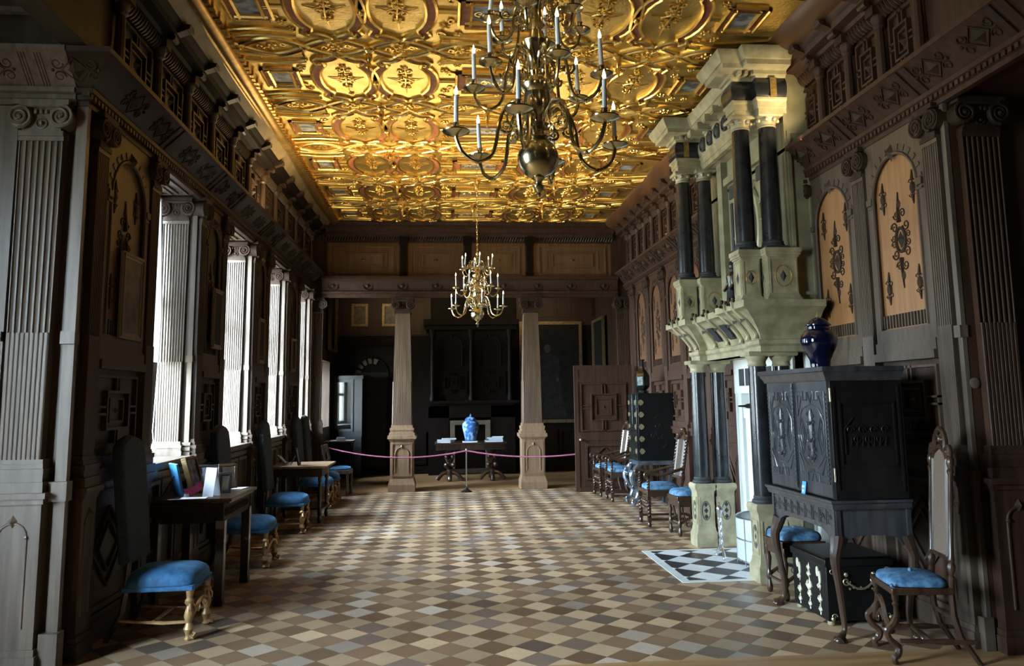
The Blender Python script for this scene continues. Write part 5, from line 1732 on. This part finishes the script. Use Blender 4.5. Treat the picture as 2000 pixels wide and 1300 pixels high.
mb = MB(); mb.M = Matrix.Translation((-2.10, 6.80, ZT)); mb.lathe([(.022, 0), (.024, .004), (.018, .022), (.02, .028)], n=12)
tag(mb.build('paper_cup', PAPER), 'tiny white dish beside the pink ribbon', 'dish')

t2 = thing('side_table', 'turned-leg oak side table with pale top by the third window', 'table', (-2.0, 11.2, 0))
mb = MB(); mb.box(-2.37, -1.60, 10.78, 11.62, .715, .745); mb.build('tabletop', OAKC, t2, bevel=.005)
mb = MB(); mb.box(-2.31, -1.68, 10.86, 11.54, .60, .717); mb.build('apron', WALNUT, t2)
for x in (-2.28, -1.71):
    for y in (10.90, 11.50):
        mb = MB(); mb.lathe([(.03, .62), (.03, .54), (.018, .52), (.026, .46), (.018, .40), (.028, .36), (.022, .25), (.018, .2), (.03, .18), (.03, .11), (.018, .09), (.03, .05), (.026, .02), (.014, 0)], (x, y, 0), 10); mb.build('leg', WALNUT, t2)
mb = MB()
for x in (-2.28, -1.71): mb.box(x - .018, x + .018, 10.9, 11.5, .13, .165)
mb.box(-2.28, -1.71, 11.18, 11.22, .13, .165); mb.build('stretcher', WALNUT, t2)
t2.location.x += .06
photo('picture_frame', 'black-backed picture frame seen edge-on, propped on the turned-leg side table', 'picture frame', (-1.93, 10.98, .747), PI * .5, .17, .23, .20, IRON, PHOTO)
photo('picture_frame', 'silver picture frame leaning far back behind the black one on the side table', 'picture frame', (-2.11, 11.05, .747), PI * .5, .17, .17, .75, SILVER, PHOTO, strut=False)

# ------------------------------------------------------------------ pictures on the piers and in the far room
def wall_picture(M, loc, w, h, label, fmat, pmat, fw=.05, d=.035, tilt=.0, group=None):
    e = thing('framed_painting', label, 'picture', loc, 0, group)
    Mx = M @ Matrix.Rotation(tilt, 4, 'X')
    mb = MB(Mx)
    rect_frame(mb, -w / 2, w / 2, 0, h, fw, 0, d); rect_frame(mb, -w / 2 + fw * .25, w / 2 - fw * .25, fw * .25, h - fw * .25, fw * .25, d, d + .012)
    n = int(w / .03)
    for i in range(n):
        mb.sphere((-w / 2 + (i + .5) * w / n, d, h - fw * .5), .009, 5)
    mb.build('frame', fmat, e)
    mb = MB(Mx); mb.box(-w / 2 + fw * .9, w / 2 - fw * .9, 0, .015, fw * .9, h - fw * .9); mb.build('canvas', pmat, e)
    return e
def on_left(y, z): return frame((XL + .045, y, z), (0, 1, 0), (1, 0, 0))
for y, z, w, h, lab in [(6.10, 2.07, .40, .64, 'carved brown picture frame on the first pier, left of the nearest window'),
                        (8.36, 2.14, .34, .62, 'tall dark framed picture on the second pier, after the nearest window'),
                        (10.36, 2.08, .34, .58, 'dark framed picture on the third pier'),
                        (12.55, 2.05, .34, .52, 'small brown framed picture on the fourth pier')]:
    wall_picture(on_left(y, z), (XL + .04, y, z), w, h, lab, FRAMED, CANVB if y < 7 else CANV, .045, .02, .0)
wall_picture(frame((-2.36, 16.75, 2.62), (0, 1, 0), (1, 0, 0)), (-2.36, 16.75, 2.62), .95, 1.2, 'tall gilt-edged picture seen edge-on past the left end of the screen', FRAMEG, CANV, .06, .06)
for x, lab in ((-1.86, 'small gilt-framed picture high on the back wall, clear of the column'), (-1.19, 'small gilt-framed picture high on the back wall, half hidden by the left column')):
    wall_picture(frame((x, YB - .03, 3.21), (1, 0, 0), (0, -1, 0)), (x, YB - .03, 3.21), .36, .50, lab, FRAMEG, CANVB, .055, .035)
wall_picture(frame((3.36, 16.9, 1.1), (0, 1, 0), (-1, 0, 0)), (3.36, 16.9, 1.1), 1.2, 2.2, 'tall gilt-framed picture on the far right wall, seen edge-on above the open door', FRAMEG, CANV, .06, .05)
pp = wall_picture(frame((2.38, YB - .03, 1.05), (1, 0, 0), (0, -1, 0)), (2.38, YB - .03, 1.05), 1.42, 2.25, 'very large dim full-length portrait in a gilt frame behind the right column', FRAMEG, CANV, .07, .05)
mb = MB(frame((2.30, YB - .03, 1.05), (1, 0, 0), (0, -1, 0)))
body = [(-.30, .16), (-.22, .10), (.30, .10), (.42, .16), (.30, .6), (.25, 1.0), (.30, 1.25), (.22, 1.45), (.08, 1.52), (-.08, 1.52), (-.22, 1.45), (-.34, 1.2), (-.28, 1.0), (-.24, .6)]
mb.prism([(x, .015, z) for x, z in body], (0, .004, 0)); mb.build('painted_robe', ROBE, pp)
mb = MB(frame((2.30, YB - .03, 1.05), (1, 0, 0), (0, -1, 0)))
mb.prism([(.075 * math.cos(i * PI / 8), .016, 1.64 + .10 * math.sin(i * PI / 8)) for i in range(16)], (0, .004, 0))
for x, z in ((-.27, 1.0), (.22, .95)):
    mb.prism([(x + .04 * math.cos(i * PI / 5), .016, z + .05 * math.sin(i * PI / 5)) for i in range(10)], (0, .006, 0))
mb.build('painted_face', SKIN, pp)

# ------------------------------------------------------------------ the tall cabinet on its stand, front right
cb = thing('carved_cabinet', 'tall ebonised cabinet with geometric carved doors on a cabriole stand, right foreground', 'cabinet', (2.84, 5.66, 0))
X0, X1, YA, YZ = 2.57, 3.10, 5.16, 6.18
mb = MB(); mb.box(X0 + .02, X1, YA, YZ, .90, 1.72); mb.build('carcass', EBONY, cb, bevel=.004)
mb = MB()
moulding(mb, [(X1, YA), (X0, YA), (X0, YZ), (X1, YZ)], [(-.02, 1.69), (.008, 1.69), (.012, 1.71), (.03, 1.735), (.034, 1.75), (.045, 1.755), (.045, 1.785), (-.02, 1.785)])
mb.box(X0, X1, YA, YZ, 1.70, 1.782); mb.build('cornice', CHESTB, cb)
# two door leaves on the long side that faces the aisle
def dark_panel(y0, y1):
    yc, w = (y0 + y1) / 2, (y1 - y0)
    M = frame((X0 + .02, yc, 0), (0, -1, 0), (-1, 0, 0))
    mb = MB(M); h = w / 2
    mb.box(-h, h, 0, .018, .915, 1.69)
    p = mb.build('door', CHESTB, cb)
    m2 = MB(M @ Matrix.Translation((0, .018, 0)))
    def bead(pts, closed=False, r=.0055): m2.tube(pts, r, 5, 0, closed)
    def poly(pts, closed=True, r=.0055): bead([(a * h, .002, b) for a, b in pts], closed, r)
    # stepped outer mouldings with rippled edges
    poly([(-.86, 1.0), (-.86, 1.62), (-.42, 1.62), (-.42, 1.56), (-.20, 1.56), (-.20, 1.62), (.20, 1.62), (.20, 1.56), (.42, 1.56), (.42, 1.62), (.86, 1.62), (.86, 1.0), (.34, 1.0), (.34, 1.06), (-.34, 1.06), (-.34, 1.0)])
    poly([(-.76, 1.20), (-.76, 1.42), (-.5, 1.50), (0, 1.53), (.5, 1.50), (.76, 1.42), (.76, 1.20), (.45, 1.13), (.28, 1.10), (-.28, 1.10), (-.45, 1.13)])
    for s in (-1, 1):
        poly([(s * .84, 1.31), (s * .58, 1.44), (s * .36, 1.31), (s * .58, 1.18)])
        poly([(s * .70, 1.31), (s * .58, 1.38), (s * .47, 1.31), (s * .58, 1.24)], True, .004)
        poly([(s * .80, 1.05), (s * .80, 1.18), (s * .50, 1.05)])
        poly([(s * .80, 1.59), (s * .80, 1.45), (s * .52, 1.59)])
    poly([(-.16, 1.0), (0, 1.08), (.16, 1.0)], False); poly([(-.16, 1.62), (0, 1.54), (.16, 1.62)], False)
    for s in (-1, 1):
        for i in range(20):
            z = 1.0 + i * .031
            m2.box(s * h * .92 - .006, s * h * .92 + .006, -.002, .009, z, z + .017)
    # carved central trophy
    m2.lathe([(.012, 1.13), (.03, 1.16), (.022, 1.2), (.034, 1.25), (.024, 1.3), (.036, 1.36), (.022, 1.42), (.03, 1.46), (.01, 1.5)], (0, .004, 0), 10, sy=.6)
    for i in range(6):
        for s in (-1, 1):
            swag_scroll(m2, s * .034, 1.17 + i * .058, .022, .012, s * (-1) ** i, 1.2, .24)
        m2.sphere((((-1) ** i) * .012, .022, 1.16 + i * .06), .014, 6)
    m2.build('door_moulding', CHESTB, p)
    return p
ym = (YA + YZ) / 2
dark_panel(YA + .01, ym - .004)
dark_panel(ym + .004, YZ - .03)
mb = MB(); mb.tube([(X0 - .012, ym, .93), (X0 - .012, ym, 1.68)], .010, 6)
for i in range(24): mb.box(X0 - .022, X0 - .01, ym - .012, ym + .012, .95 + i * .03, .965 + i * .03)
mb.build('meeting_strip', CHESTB, cb)
for z in (1.02, 1.55):
    mb = MB(); mb.tube([(X0 + .02, YA - .004, z), (X0 + .02, YA - .004, z + .09)], .007, 8); mb.build('hinge', BRASSL, cb)
M = frame(((X0 + X1) / 2, YA, 0), (1, 0, 0), (0, -1, 0))
mb = MB(M); rect_frame(mb, -.19, .20, 1.12, 1.55, .012, 0, .008); rect_frame(mb, -.23, .24, .95, 1.66, .014, 0, .006)
for i in range(7):
    swag_scroll(mb, -.12 + i * .04, 1.33 + .03 * (-1) ** i, .028, .005, (-1) ** i, 1.3, .18)
    mb.tube([(-.12 + i * .04, .005, 1.25), (-.115 + i * .04, .007, 1.31)], .005, 5)
mb.tube([(-.16, .004, 1.20), (-.16, .004, 1.37), (-.10, .004, 1.44)], .006, 5)
mb.build('side_panel', EBONY, cb)
# stand
mb = MB()
moulding(mb, [(X1, YA), (X0, YA), (X0, YZ), (X1, YZ)], [(-.02, .84), (.012, .84), (.022, .86), (.022, .875), (.035, .885), (.035, .90), (-.02, .90)])
mb.box(X0, X1, YA, YZ, .84, .90)
mb.build('waist_moulding', CHESTB, cb)
mb = MB()
ap = [(YA, .845), (YA, .62), (YA + .10, .62), (YA + .13, .66), (YA + .22, .695), (ym, .70), (YZ - .22, .695), (YZ - .13, .66), (YZ - .10, .62), (YZ, .62), (YZ, .845)]
mb.prism([(X0 + .01, y, z) for y, z in ap], (.03, 0, 0))
ap2 = [(X0, .845), (X0, .60), (X0 + .06, .60), (X0 + .09, .645), (X0 + .15, .665), (X0 + .26, .67), (X1 - .15, .665), (X1 - .09, .645), (X1 - .06, .60), (X1, .60), (X1, .845)]
mb.prism([(x, YA + .01, z) for x, z in ap2], (0, .03, 0)); mb.prism([(x, YZ - .04, z) for x, z in ap2], (0, .03, 0))
mb.prism([(X1 - .03, y, z) for y, z in ap], (.03, 0, 0))
so = mb.build('stand_apron', CHESTB, cb)
mb = MB(frame((X0 + .01, ym, 0), (0, -1, 0), (-1, 0, 0)))
for i in range(9):
    u = -.44 + i * .11
    rect_frame(mb, u - .048, u + .048, .725, .825, .008, 0, .006)
    swag_scroll(mb, u - .02, .775, .02, .004, 1, 1.1, .2); swag_scroll(mb, u + .02, .775, .02, .004, -1, 1.1, .2)
mb.build('carved_frieze', CHESTB, so)
for (x, y, dx, dy) in ((X0 + .03, YA + .04, -1, -1), (X0 + .03, YZ - .06, -1, 1), (X1 - .03, YA + .04, 1, -1), (X1 - .03, YZ - .06, 1, 1)):
    mb = MB()
    k = .5
    pts = smooth_pts([(x, y, .66), (x + dx * .015, y + dy * .01, .60), (x + dx * .035, y + dy * .02, .52), (x + dx * .02, y + dy * .012, .38), (x - dx * .005, y - dy * .005, .2), (x - dx * .008, y, .08), (x + dx * .02, y + dy * .012, .035), (x + dx * .05, y + dy * .03, .012)], 4)
    n = len(pts)
    rs = [(.052 - .062 * (i / n)) if i < n * .45 else (.026 - .010 * (i / n - .45) / .3 if i < n * .75 else .019 + .02 * (i / n - .75) / .25) for i in range(n)]
    mb.tube(pts, rs, 10); mb.cushion((x + dx * .035, y + dy * .02, 0), .045, .035, .035, 12, p=2)
    mb.build('leg', WALNUT, cb)
mb = MB(); mb.prism([(X0 - .025, 5.53, .901), (X0 - .025, 5.585, .901), (X0 - .012, 5.585, .985), (X0 - .012, 5.53, .985)], (.003, 0, 0))
tc_ = mb.build('blue_card', BLUEC); tag(tc_, 'small bright blue card propped on the cabinet ledge', 'card')
mb = MB(); mb.prism([(X0 - .0235, 5.545, .915), (X0 - .0235, 5.57, .915), (X0 - .0212, 5.57, .928), (X0 - .0212, 5.545, .928)], (-.003, 0, 0)); mb.prism([(X0 - .019, 5.54, .945), (X0 - .019, 5.575, .945), (X0 - .017, 5.575, .957), (X0 - .017, 5.54, .957)], (-.004, 0, 0)); mb.build('white_mark', PAPER, tc_)

# lidded cobalt jar on top
vz = thing('cobalt_jar', 'glossy dark cobalt lidded jar standing on top of the carved cabinet', 'vase', (2.73, 5.55, 1.785))
mb = MB(); mb.lathe([(.06, .0), (.068, .006), (.070, .03), (.072, .06), (.095, .11), (.125, .165), (.132, .205), (.124, .245), (.098, .275), (.076, .288), (.078, .305), (.07, .31)], (2.73, 5.55, 1.785), 32); mb.build('body', COBALT, vz)
mb = MB(); mb.lathe([(.08, .308), (.092, .314), (.092, .32), (.080, .327), (.062, .35), (.03, .368), (.015, .374)], (2.73, 5.55, 1.785), 28); lo_ = mb.build('lid', COBALT, vz)
mb = MB(); mb.lathe([(.010, .372), (.014, .38), (.008, .39), (.006, .405), (.002, .412)], (2.73, 5.55, 1.785), 12); mb.build('knob', BRASSL, lo_)

# japanned trunk under the cabinet
tr = thing('mounted_trunk', 'black trunk with ivory and brass mounts on the floor under the carved cabinet', 'chest', (2.90, 5.80, 0))
TX0, TX1, TY0, TY1 = 2.66, 3.14, 5.52, 6.06
mb = MB(); mb.box(TX0, TX1, TY0, TY1, .035, .40); mb.build('body', LACQ, tr, bevel=.004)
mb = MB(); mb.box(TX0 - .012, TX1 + .012, TY0 - .012, TY1 + .012, .40, .45); mb.box(TX0, TX1, TY0, TY1, .45, .462); mb.build('lid', LACQ, tr, bevel=.006)
for x in (TX0 + .03, TX1 - .03):
    for y in (TY0 + .03, TY1 - .03):
        mb = MB(); mb.lathe([(.012, 0), (.026, .01), (.026, .03), (.018, .037)], (x, y, 0), 10); mb.build('foot', BRASSL, tr)
MO = mat('ivory_mount', (0.80, 0.78, 0.62), (0.62, 0.58, 0.42), (30, 30, 30), 0.35, 0.2)
Mt = frame((TX0, (TY0 + TY1) / 2, 0), (0, -1, 0), (-1, 0, 0))
for k, u in enumerate((-.16, 0.0, .16)):
    mb = MB(Mt)
    def fleu(z, s, flip=1):
        mb.pyr((u, 0, z), (.016 * s, 0, 0), (0, 0, .045 * s), (0, .006, 0))
        for q in (-1, 1):
            mb.tube([(u, .003, z - flip * .02 * s), (u + q * .024 * s, .004, z), (u + q * .014 * s, .004, z + flip * .02 * s)], [.007 * s, .009 * s, .004 * s], 5)
        mb.box(u - .018 * s, u + .018 * s, 0, .005, z - .005, z + .005)
    for z, s in ((.09, .8), (.16, 1.0)): fleu(z, s)
    for i in range(5): mb.sphere((u, .003, .06 + i * .028), .008, 6, 0, (1, .5, 1.3))
    if k != 1:
        mb.prism([(u - .022 + .03 * math.cos(a) * .6, 0, .345 + .035 * math.sin(a)) for a in [2 * PI * i / 14 for i in range(14)]], (0, .006, 0))
        mb.prism([(u + .012 + .025 * math.cos(a) * .6, 0, .31 + .045 * math.sin(a)) for a in [2 * PI * i / 14 for i in range(14)]], (0, .007, 0))
        fleu(.25, .9, -1)
    else:
        for z, s in ((.22, 1.5), (.30, .9), (.345, .8)): fleu(z, s)
    mb.build('ivory_mount', MO, tr)
mb = MB(frame(((TX0 + TX1) / 2, TY0, 0), (1, 0, 0), (0, -1, 0)))
for s in (-1, 1):
    for q in (-1, 1):
        mb.sphere((s * .21, .004, .05 + .0 * q), .016, 6); swag_scroll(mb, s * .2, .065 if q < 0 else .37, .022, .004, s * q, 1.2, .2)
    swag_scroll(mb, s * .10, .30, .03, .006, s, 1.3, .2); mb.sphere((s * .10, .006, .345), .016, 6)
mb.tube([(-.10 + .02 * i, .010 + .012 * math.sin(PI * i / 10), .30 - .05 * math.sin(PI * i / 10)) for i in range(11)], .008, 6)
for i in range(7): mb.sphere((-.08 + i * .027, .012, .25 + .008 * (i % 2)), .009, 5)
mb.build('carrying_handle', BRASSL, tr)

# ------------------------------------------------------------------ black lacquer cabinet on silvered stand, and its vase
bc = thing('lacquer_cabinet', 'black lacquer cabinet with brass hinge plates on a silvered carved stand, far right', 'cabinet', (3.1, 12.05, 0))
mb = MB(); mb.box(2.86, 3.40, 11.62, 12.14, .66, 1.65); mb.build('carcass', LACQ, bc, bevel=.004)
mb = MB(); mb.box(2.835, 2.86, 11.63, 11.88, .68, 1.64); mb.build('door', LACQG, bc, bevel=.003)
mb = MB(); mb.box(2.835, 2.86, 11.885, 12.13, .68, 1.64); mb.build('door', LACQG, bc, bevel=.003)
for i in range(5):
    z = .80 + i * .178
    mb = MB(frame((2.90, 11.62, 0), (1, 0, 0), (0, -1, 0)))
    mb.prism([(-.035, 0, z), (-.02, 0, z + .03), (.0, 0, z + .045), (.03, 0, z + .03), (.05, 0, z), (.03, 0, z - .03), (0, 0, z - .045), (-.02, 0, z - .03)], (0, .006, 0))
    mb.M = frame((2.835, 11.68, 0), (0, 1, 0), (-1, 0, 0))
    mb.prism([(-.045, 0, z), (-.02, 0, z + .04), (.04, 0, z + .03), (.06, 0, z), (.04, 0, z - .03), (-.02, 0, z - .04)], (0, .006, 0))
    mb.M = frame((2.835, 12.08, 0), (0, 1, 0), (-1, 0, 0))
    mb.prism([(-.06, 0, z), (-.02, 0, z + .03), (.04, 0, z + .03), (.04, 0, z - .03), (-.02, 0, z - .03)], (0, .006, 0))
    mb.build('hinge_plate', BRASSL, bc)
mb = MB(frame((3.13, 11.62, 0), (1, 0, 0), (0, -1, 0)))
for (u, z, r) in ((-.05, 1.02, .05), (.05, .98, .04), (.02, 1.15, .05), (-.02, 1.28, .03), (.1, .85, .03)):
    swag_scroll(mb, u, z, r, .001, 1, 1.2, .09); mb.tube([(u, .001, z), (u + .05, .001, z + .06)], .003, 4)
mb.build('lacquer_painting', EBONY, bc)
mb = MB(); mb.box(2.83, 3.41, 11.60, 12.16, .60, .66); mb.build('stand_rail', STEELB, bc)
for (x, y, s) in ((2.87, 11.68, -1), (2.87, 12.08, 1)):
    mb = MB()
    mb.tube(smooth_pts([(x, y, .60), (x - .07, y + s * .02, .53), (x - .13, y + s * .02, .42), (x - .08, y, .30), (x - .02, y, .22), (x - .05, y, .12), (x - .11, y, .05), (x - .09, y, .015)], 4), [.045] * 8 + [.038] * 8 + [.032] * 8 + [.03] * 5, 8)
    for (px, pz, r) in ((x - .10, .50, .05), (x - .09, .28, .045), (x - .10, .08, .04)):
        mb.tube([(px + r * math.cos(i * .55) * (1 - i / 15), y - .035, pz + r * math.sin(i * .55) * (1 - i / 15)) for i in range(13)], .012, 6)
    mb.sphere((x - .10, y, .46), .05, 8); mb.build('leg', STEELB, bc)
for (x, y) in ((3.34, 11.68), (3.34, 12.08)):
    mb = MB(); mb.box(x - .025, x + .025, y - .025, y + .025, 0, .60); mb.build('leg', STEELB, bc)
mb = MB(); mb.tube(smooth_pts([(2.83, 11.7, .58), (2.80, 11.79, .50), (2.79, 11.88, .46), (2.80, 11.97, .50), (2.83, 12.06, .58)], 4), .03, 7)
mb.box(2.80, 2.83, 11.7, 11.85, .14, .40)
mb.build('carved_apron', STEELB, bc)
hv = thing('hexagonal_vase', 'dark six-sided vase with a pale picture panel on top of the lacquer cabinet', 'vase', (3.02, 11.95, 1.65))
mb = MB(); mb.lathe([(.075, 0), (.08, .02), (.06, .05), (.095, .075), (.115, .11), (.12, .26), (.10, .30), (.05, .37), (.038, .40), (.036, .49), (.055, .505), (.055, .515)], (3.02, 11.95, 1.65), 6, rot=PI / 6); mb.build('body', LACQG, hv, smooth=0)
mb = MB(); mb.M = frame((3.02, 11.95, 1.65), (.98, -.2, 0), (-.2, -.98, 0)) @ Matrix.Translation((-.035, .108, 0)); mb.box(-.04, .04, 0, .008, .12, .25); mb.build('picture_panel', CELAD, hv)

# ------------------------------------------------------------------ fire tools
fg = thing('fire_guard', 'bowed pale gauze fire guard standing on the marble hearth', 'fire guard', (2.95, 7.55, .007))
def guard_pts(n=16):
    return [(3.14 - .34 * math.sin(PI * i / n) ** .6, 7.98 - .86 * i / n) for i in range(n + 1)]
G = guard_pts()
mb = MB(); mb.loft([[V((x, y, .05)), V((x, y, .44)), V((x + .004, y, .44)), V((x + .004, y, .05))] for x, y in G]); mb.build('gauze', GAUZE, fg)
mb = MB()
for z in (.05, .245, .44): mb.tube([(x, y, z) for x, y in G], .008, 6)
for i in (0, 3, 6, 10, 13, 16): mb.tube([(G[i][0], G[i][1], .007), (G[i][0], G[i][1], .45)], .006, 6)
mb.build('rail', SILVER, fg)
for yy, lab in ((7.88, 'pierced silver andiron standing at the far end of the fire guard'),):
    an = thing('andiron', lab, 'andiron', (2.74, yy, .007))
    mb = MB()
    for s in (-1, 1):
        mb.tube(smooth_pts([(2.74, yy, .12), (2.73, yy + s * .05, .10), (2.73, yy + s * .09, .05), (2.72, yy + s * .11, .012)], 3), .014, 7)
        mb.sphere((2.72, yy + s * .11, .02), .018, 7)
        for (zc, r) in ((.16, .035), (.23, .03), (.30, .03), (.37, .025)):
            mb.tube([(2.735, yy + s * (.03 + r * .5 * math.cos(i * .6) * (1 - i / 14)), zc + r * math.sin(i * .6) * (1 - i / 14)) for i in range(12)], .009, 6)
    mb.build('foot', SILVER, an)
    mb = MB(); mb.lathe([(.014, .10), (.024, .13), (.016, .2), (.026, .25), (.014, .3), (.022, .35), (.012, .4), (.02, .43), (.032, .46), (.034, .485), (.022, .51), (.010, .52), (.012, .535), (.002, .55)], (2.735, yy, 0), 12); mb.build('post', SILVER, an)
bl_ = thing('mantel_ornament', 'small dark round-ended object lying on the white mantel ledge', 'ornament', (3.14, 8.02, 1.46))
mb = MB(); mb.lathe([(.006, -.07), (.01, -.05), (.012, 0), (.024, .03), (.028, .06), (.02, .09), (.004, .1)], (3.10, 8.02, 1.489), 10, axis='x'); mb.build('turned_body', IRON, bl_)

# ------------------------------------------------------------------ rope barrier
rp = thing('rope_stanchion', 'slim brass rope stanchion with a round foot on the centre line of the floor', 'stanchion', (.38, 14.03, 0))
mb = MB(); mb.lathe([(.10, 0), (.10, .008), (.07, .025), (.03, .05), (.014, .075), (.012, .09)], (.38, 14.03, 0), 22); mb.build('base', IRON, rp)
mb = MB(); mb.lathe([(.0125, .08), (.0125, .70), (.018, .705), (.018, .72), (.012, .735), (.003, .742)], (.38, 14.03, 0), 12); mb.build('post', SILVER, rp)
def rope(p0, p1, sag, label):
    p0, p1 = V(p0), V(p1)
    pts = []
    for i in range(31):
        t = i / 30
        p = p0.lerp(p1, t); p.z -= sag * 4 * t * (1 - t); pts.append(p)
    mb = MB(); mb.tube(pts, .013, 7)
    return tag(mb.build('barrier_rope', ROPE), label, 'rope', 'barrier ropes')
rope((-2.1, 14.25, .80), (.365, 14.03, .70), .15, 'long pink barrier rope sagging from the left wall to the stanchion')
rope((.395, 14.03, .70), (2.235, 13.62, .635), .07, 'pink barrier rope running from the stanchion to the open door')

# ------------------------------------------------------------------ jar table beyond the columns
jt = thing('jar_table', 'dark carved oak table with scrolled feet behind the rope, carrying the blue jar', 'table', (.52, 16.1, 0))
mb = MB(); mb.box(-.19, 1.23, 15.75, 16.45, .715, .745); mb.build('tabletop', WALNUT, jt, bevel=.005)
mb = MB(); mb.box(-.17, 1.21, 15.77, 16.43, .60, .716)
Mj = frame((.52, 15.77, 0), (1, 0, 0), (0, -1, 0))
mb.M = Mj
for a, b in ((-.66, -.24), (.24, .66)):
    rect_frame(mb, a, b, .61, .705, .014, 0, .014)
    for i in range(6): swag_scroll(mb, a + .05 + i * .064, .657, .026, .008, (-1) ** i, 1.2, .2)
mb.build('carved_frieze', CARVE, jt)
for x in (.10, .94):
    mb = MB()
    mb.lathe([(.10, .12), (.07, .16), (.05, .2), (.09, .28), (.06, .34), (.10, .42), (.07, .5), (.11, .58), (.11, .6)], (x, 16.1, 0), 12)
    for q in (-1, 1):
        mb.tube(smooth_pts([(x, 16.1 + q * .05, .16), (x, 16.1 + q * .18, .17), (x, 16.1 + q * .28, .10), (x, 16.1 + q * .32, .03)], 4), .045, 8)
        mb.sphere((x, 16.1 + q * .32, .035), .05, 8)
    for s in (-1, 1):
        mb.tube(smooth_pts([(x, 15.95, .16), (x + s * .12, 15.92, .15), (x + s * .20, 15.9, .08), (x + s * .24, 15.9, .03)], 4), .04, 8)
        mb.sphere((x + s * .07, 16.0, .30), .05, 8); mb.sphere((x + s * .06, 16.0, .46), .045, 8)
    mb.build('pedestal', WALNUT, jt)
mb = MB(); mb.box(.10, .94, 16.05, 16.15, .13, .22); mb.build('stretcher', CARVE, jt)
jv = thing('blue_and_white_jar', 'large blue and white porcelain covered jar on the far table', 'vase', (.52, 15.95, .76))
mb = MB(); mb.lathe([(.11, 0), (.115, .01), (.125, .08), (.155, .2), (.172, .28), (.165, .335), (.13, .375), (.098, .385), (.095, .40)], (.52, 15.98, .777), 28); mb.build('body', PORC, jv)
mb = MB(); mb.lathe([(.11, .398), (.118, .405), (.105, .43), (.06, .46), (.02, .47), (.022, .485), (.012, .50), (.003, .53)], (.52, 15.98, .777), 24); mb.build('lid', PORC, jv)
BK = [(-.02, 15.95, .20, .15, .028, .1, 0), (.02, 15.93, .19, .14, .022, -.12, 1), (.10, 15.92, .30, .16, .022, .06, 2), (-.06, 15.84, .15, .08, .032, .02, 0), (.02, 15.81, .16, .06, .034, -.02, 0)]
def book(x, y, z, w, d, h, rz, m, label, grp):
    b = thing('book', label, 'book', (x, y, z), rz, grp)
    mb = MB(); mb.box(-w / 2, w / 2, -d / 2, d / 2, 0, .004); mb.box(-w / 2, w / 2, -d / 2, d / 2, h - .004, h); mb.box(-w / 2, w / 2, d / 2 - .004, d / 2, .004, h - .004); mb.build('cover', m, b, False)
    mb = MB(); mb.box(-w / 2 + .006, w / 2 - .006, -d / 2 + .006, d / 2 - .004, .004, h - .004); mb.build('pages', PAPER, b, False)
zt = .7455
book(.01, 15.96, zt, .30, .2, .03, .05, BOOKB, 'pale blue book at the bottom of the left stack on the far table', 'books on the far table, left')
book(-.01, 15.95, zt + .0305, .27, .18, .026, -.04, PAPER, 'white book in the middle of the left stack on the far table', 'books on the far table, left')
book(.09, 15.98, zt + .057, .28, .18, .024, .06, PAPER, 'white book topping the left stack on the far table', 'books on the far table, left')
book(.02, 15.79, zt, .19, .07, .055, .03, PAPER, 'thick white booklet before the left stack at the table edge', 'books on the far table, left')
book(.50, 15.80, zt, .30, .08, .03, -.02, BOOKB, 'pale blue book lying flat directly in front of the blue jar', 'books on the far table, middle')
mb = MB(); mb.box(.36, .68, 15.86, 16.11, zt, zt + .031); tag(mb.build('wooden_plinth', CARVE), 'low dark wooden stand under the blue jar', 'stand')
book(.98, 15.94, zt, .36, .2, .032, .02, BOOKB, 'pale blue book at the bottom of the right stack on the far table', 'books on the far table, right')
book(1.02, 15.95, zt + .0325, .28, .18, .028, -.03, BOOKB, 'pale blue book second in the right stack on the far table', 'books on the far table, right')
book(1.00, 15.96, zt + .061, .30, .17, .022, .04, PAPER, 'white book third in the right stack on the far table', 'books on the far table, right')
book(1.06, 15.97, zt + .0835, .22, .15, .02, .0, PAPER, 'small white book topping the right stack on the far table', 'books on the far table, right')

# ------------------------------------------------------------------ mirrored bureau and its table, far left
bu = thing('mirrored_bureau', 'dark bureau cabinet with a mirror door beyond the left end of the rope', 'cabinet', (-2.05, 17.2, 0))
mb = MB(); mb.M = Matrix.Translation((-2.02, 17.25, 0)) @ Matrix.Rotation(-.22, 4, 'Z')
MBU = mb.M.copy()
mb.box(-.33, .33, -.16, .16, .85, 2.05); mb.box(-.36, .36, -.19, .18, 2.05, 2.12); mb.box(-.34, .34, -.22, .16, 0, .85)
mb.build('carcass', EBONY, bu)
mb = MB(MBU); mb.box(-.27, .10, -.168, -.16, 1.0, 1.98); mb.build('mirror_door', MIRROR, bu)
mb = MB(MBU @ frame((0, -.16, 0), (1, 0, 0), (0, -1, 0))); rect_frame(mb, -.31, .14, .95, 2.03, .045, 0, .018); mb.build('mirror_frame', EBONY, bu)
wt = thing('pamphlet_table', 'small dark table with a pale top holding pamphlets by the mirrored bureau', 'table', (-2.05, 16.0, 0))
mb = MB(); mb.box(-2.33, -1.78, 15.75, 16.25, .80, .82); mb.build('tabletop', PLASTER, wt)
mb = MB(); mb.box(-2.30, -1.81, 15.78, 16.22, .70, .80); mb.build('apron', EBONY, wt)
for x in (-2.27, -1.84):
    for y in (15.81, 16.19):
        mb = MB(); mb.box(x - .02, x + .02, y - .02, y + .02, 0, .71); mb.build('leg', EBONY, wt)
book(-2.02, 15.9, .821, .18, .12, .03, .1, PAPER, 'lower white pamphlet stack on the pale-topped far table', 'pamphlets by the bureau')
book(-2.02, 15.9, .852, .16, .11, .03, -.1, BOOKB, 'pale blue pamphlet on top of the white one by the bureau', 'pamphlets by the bureau')
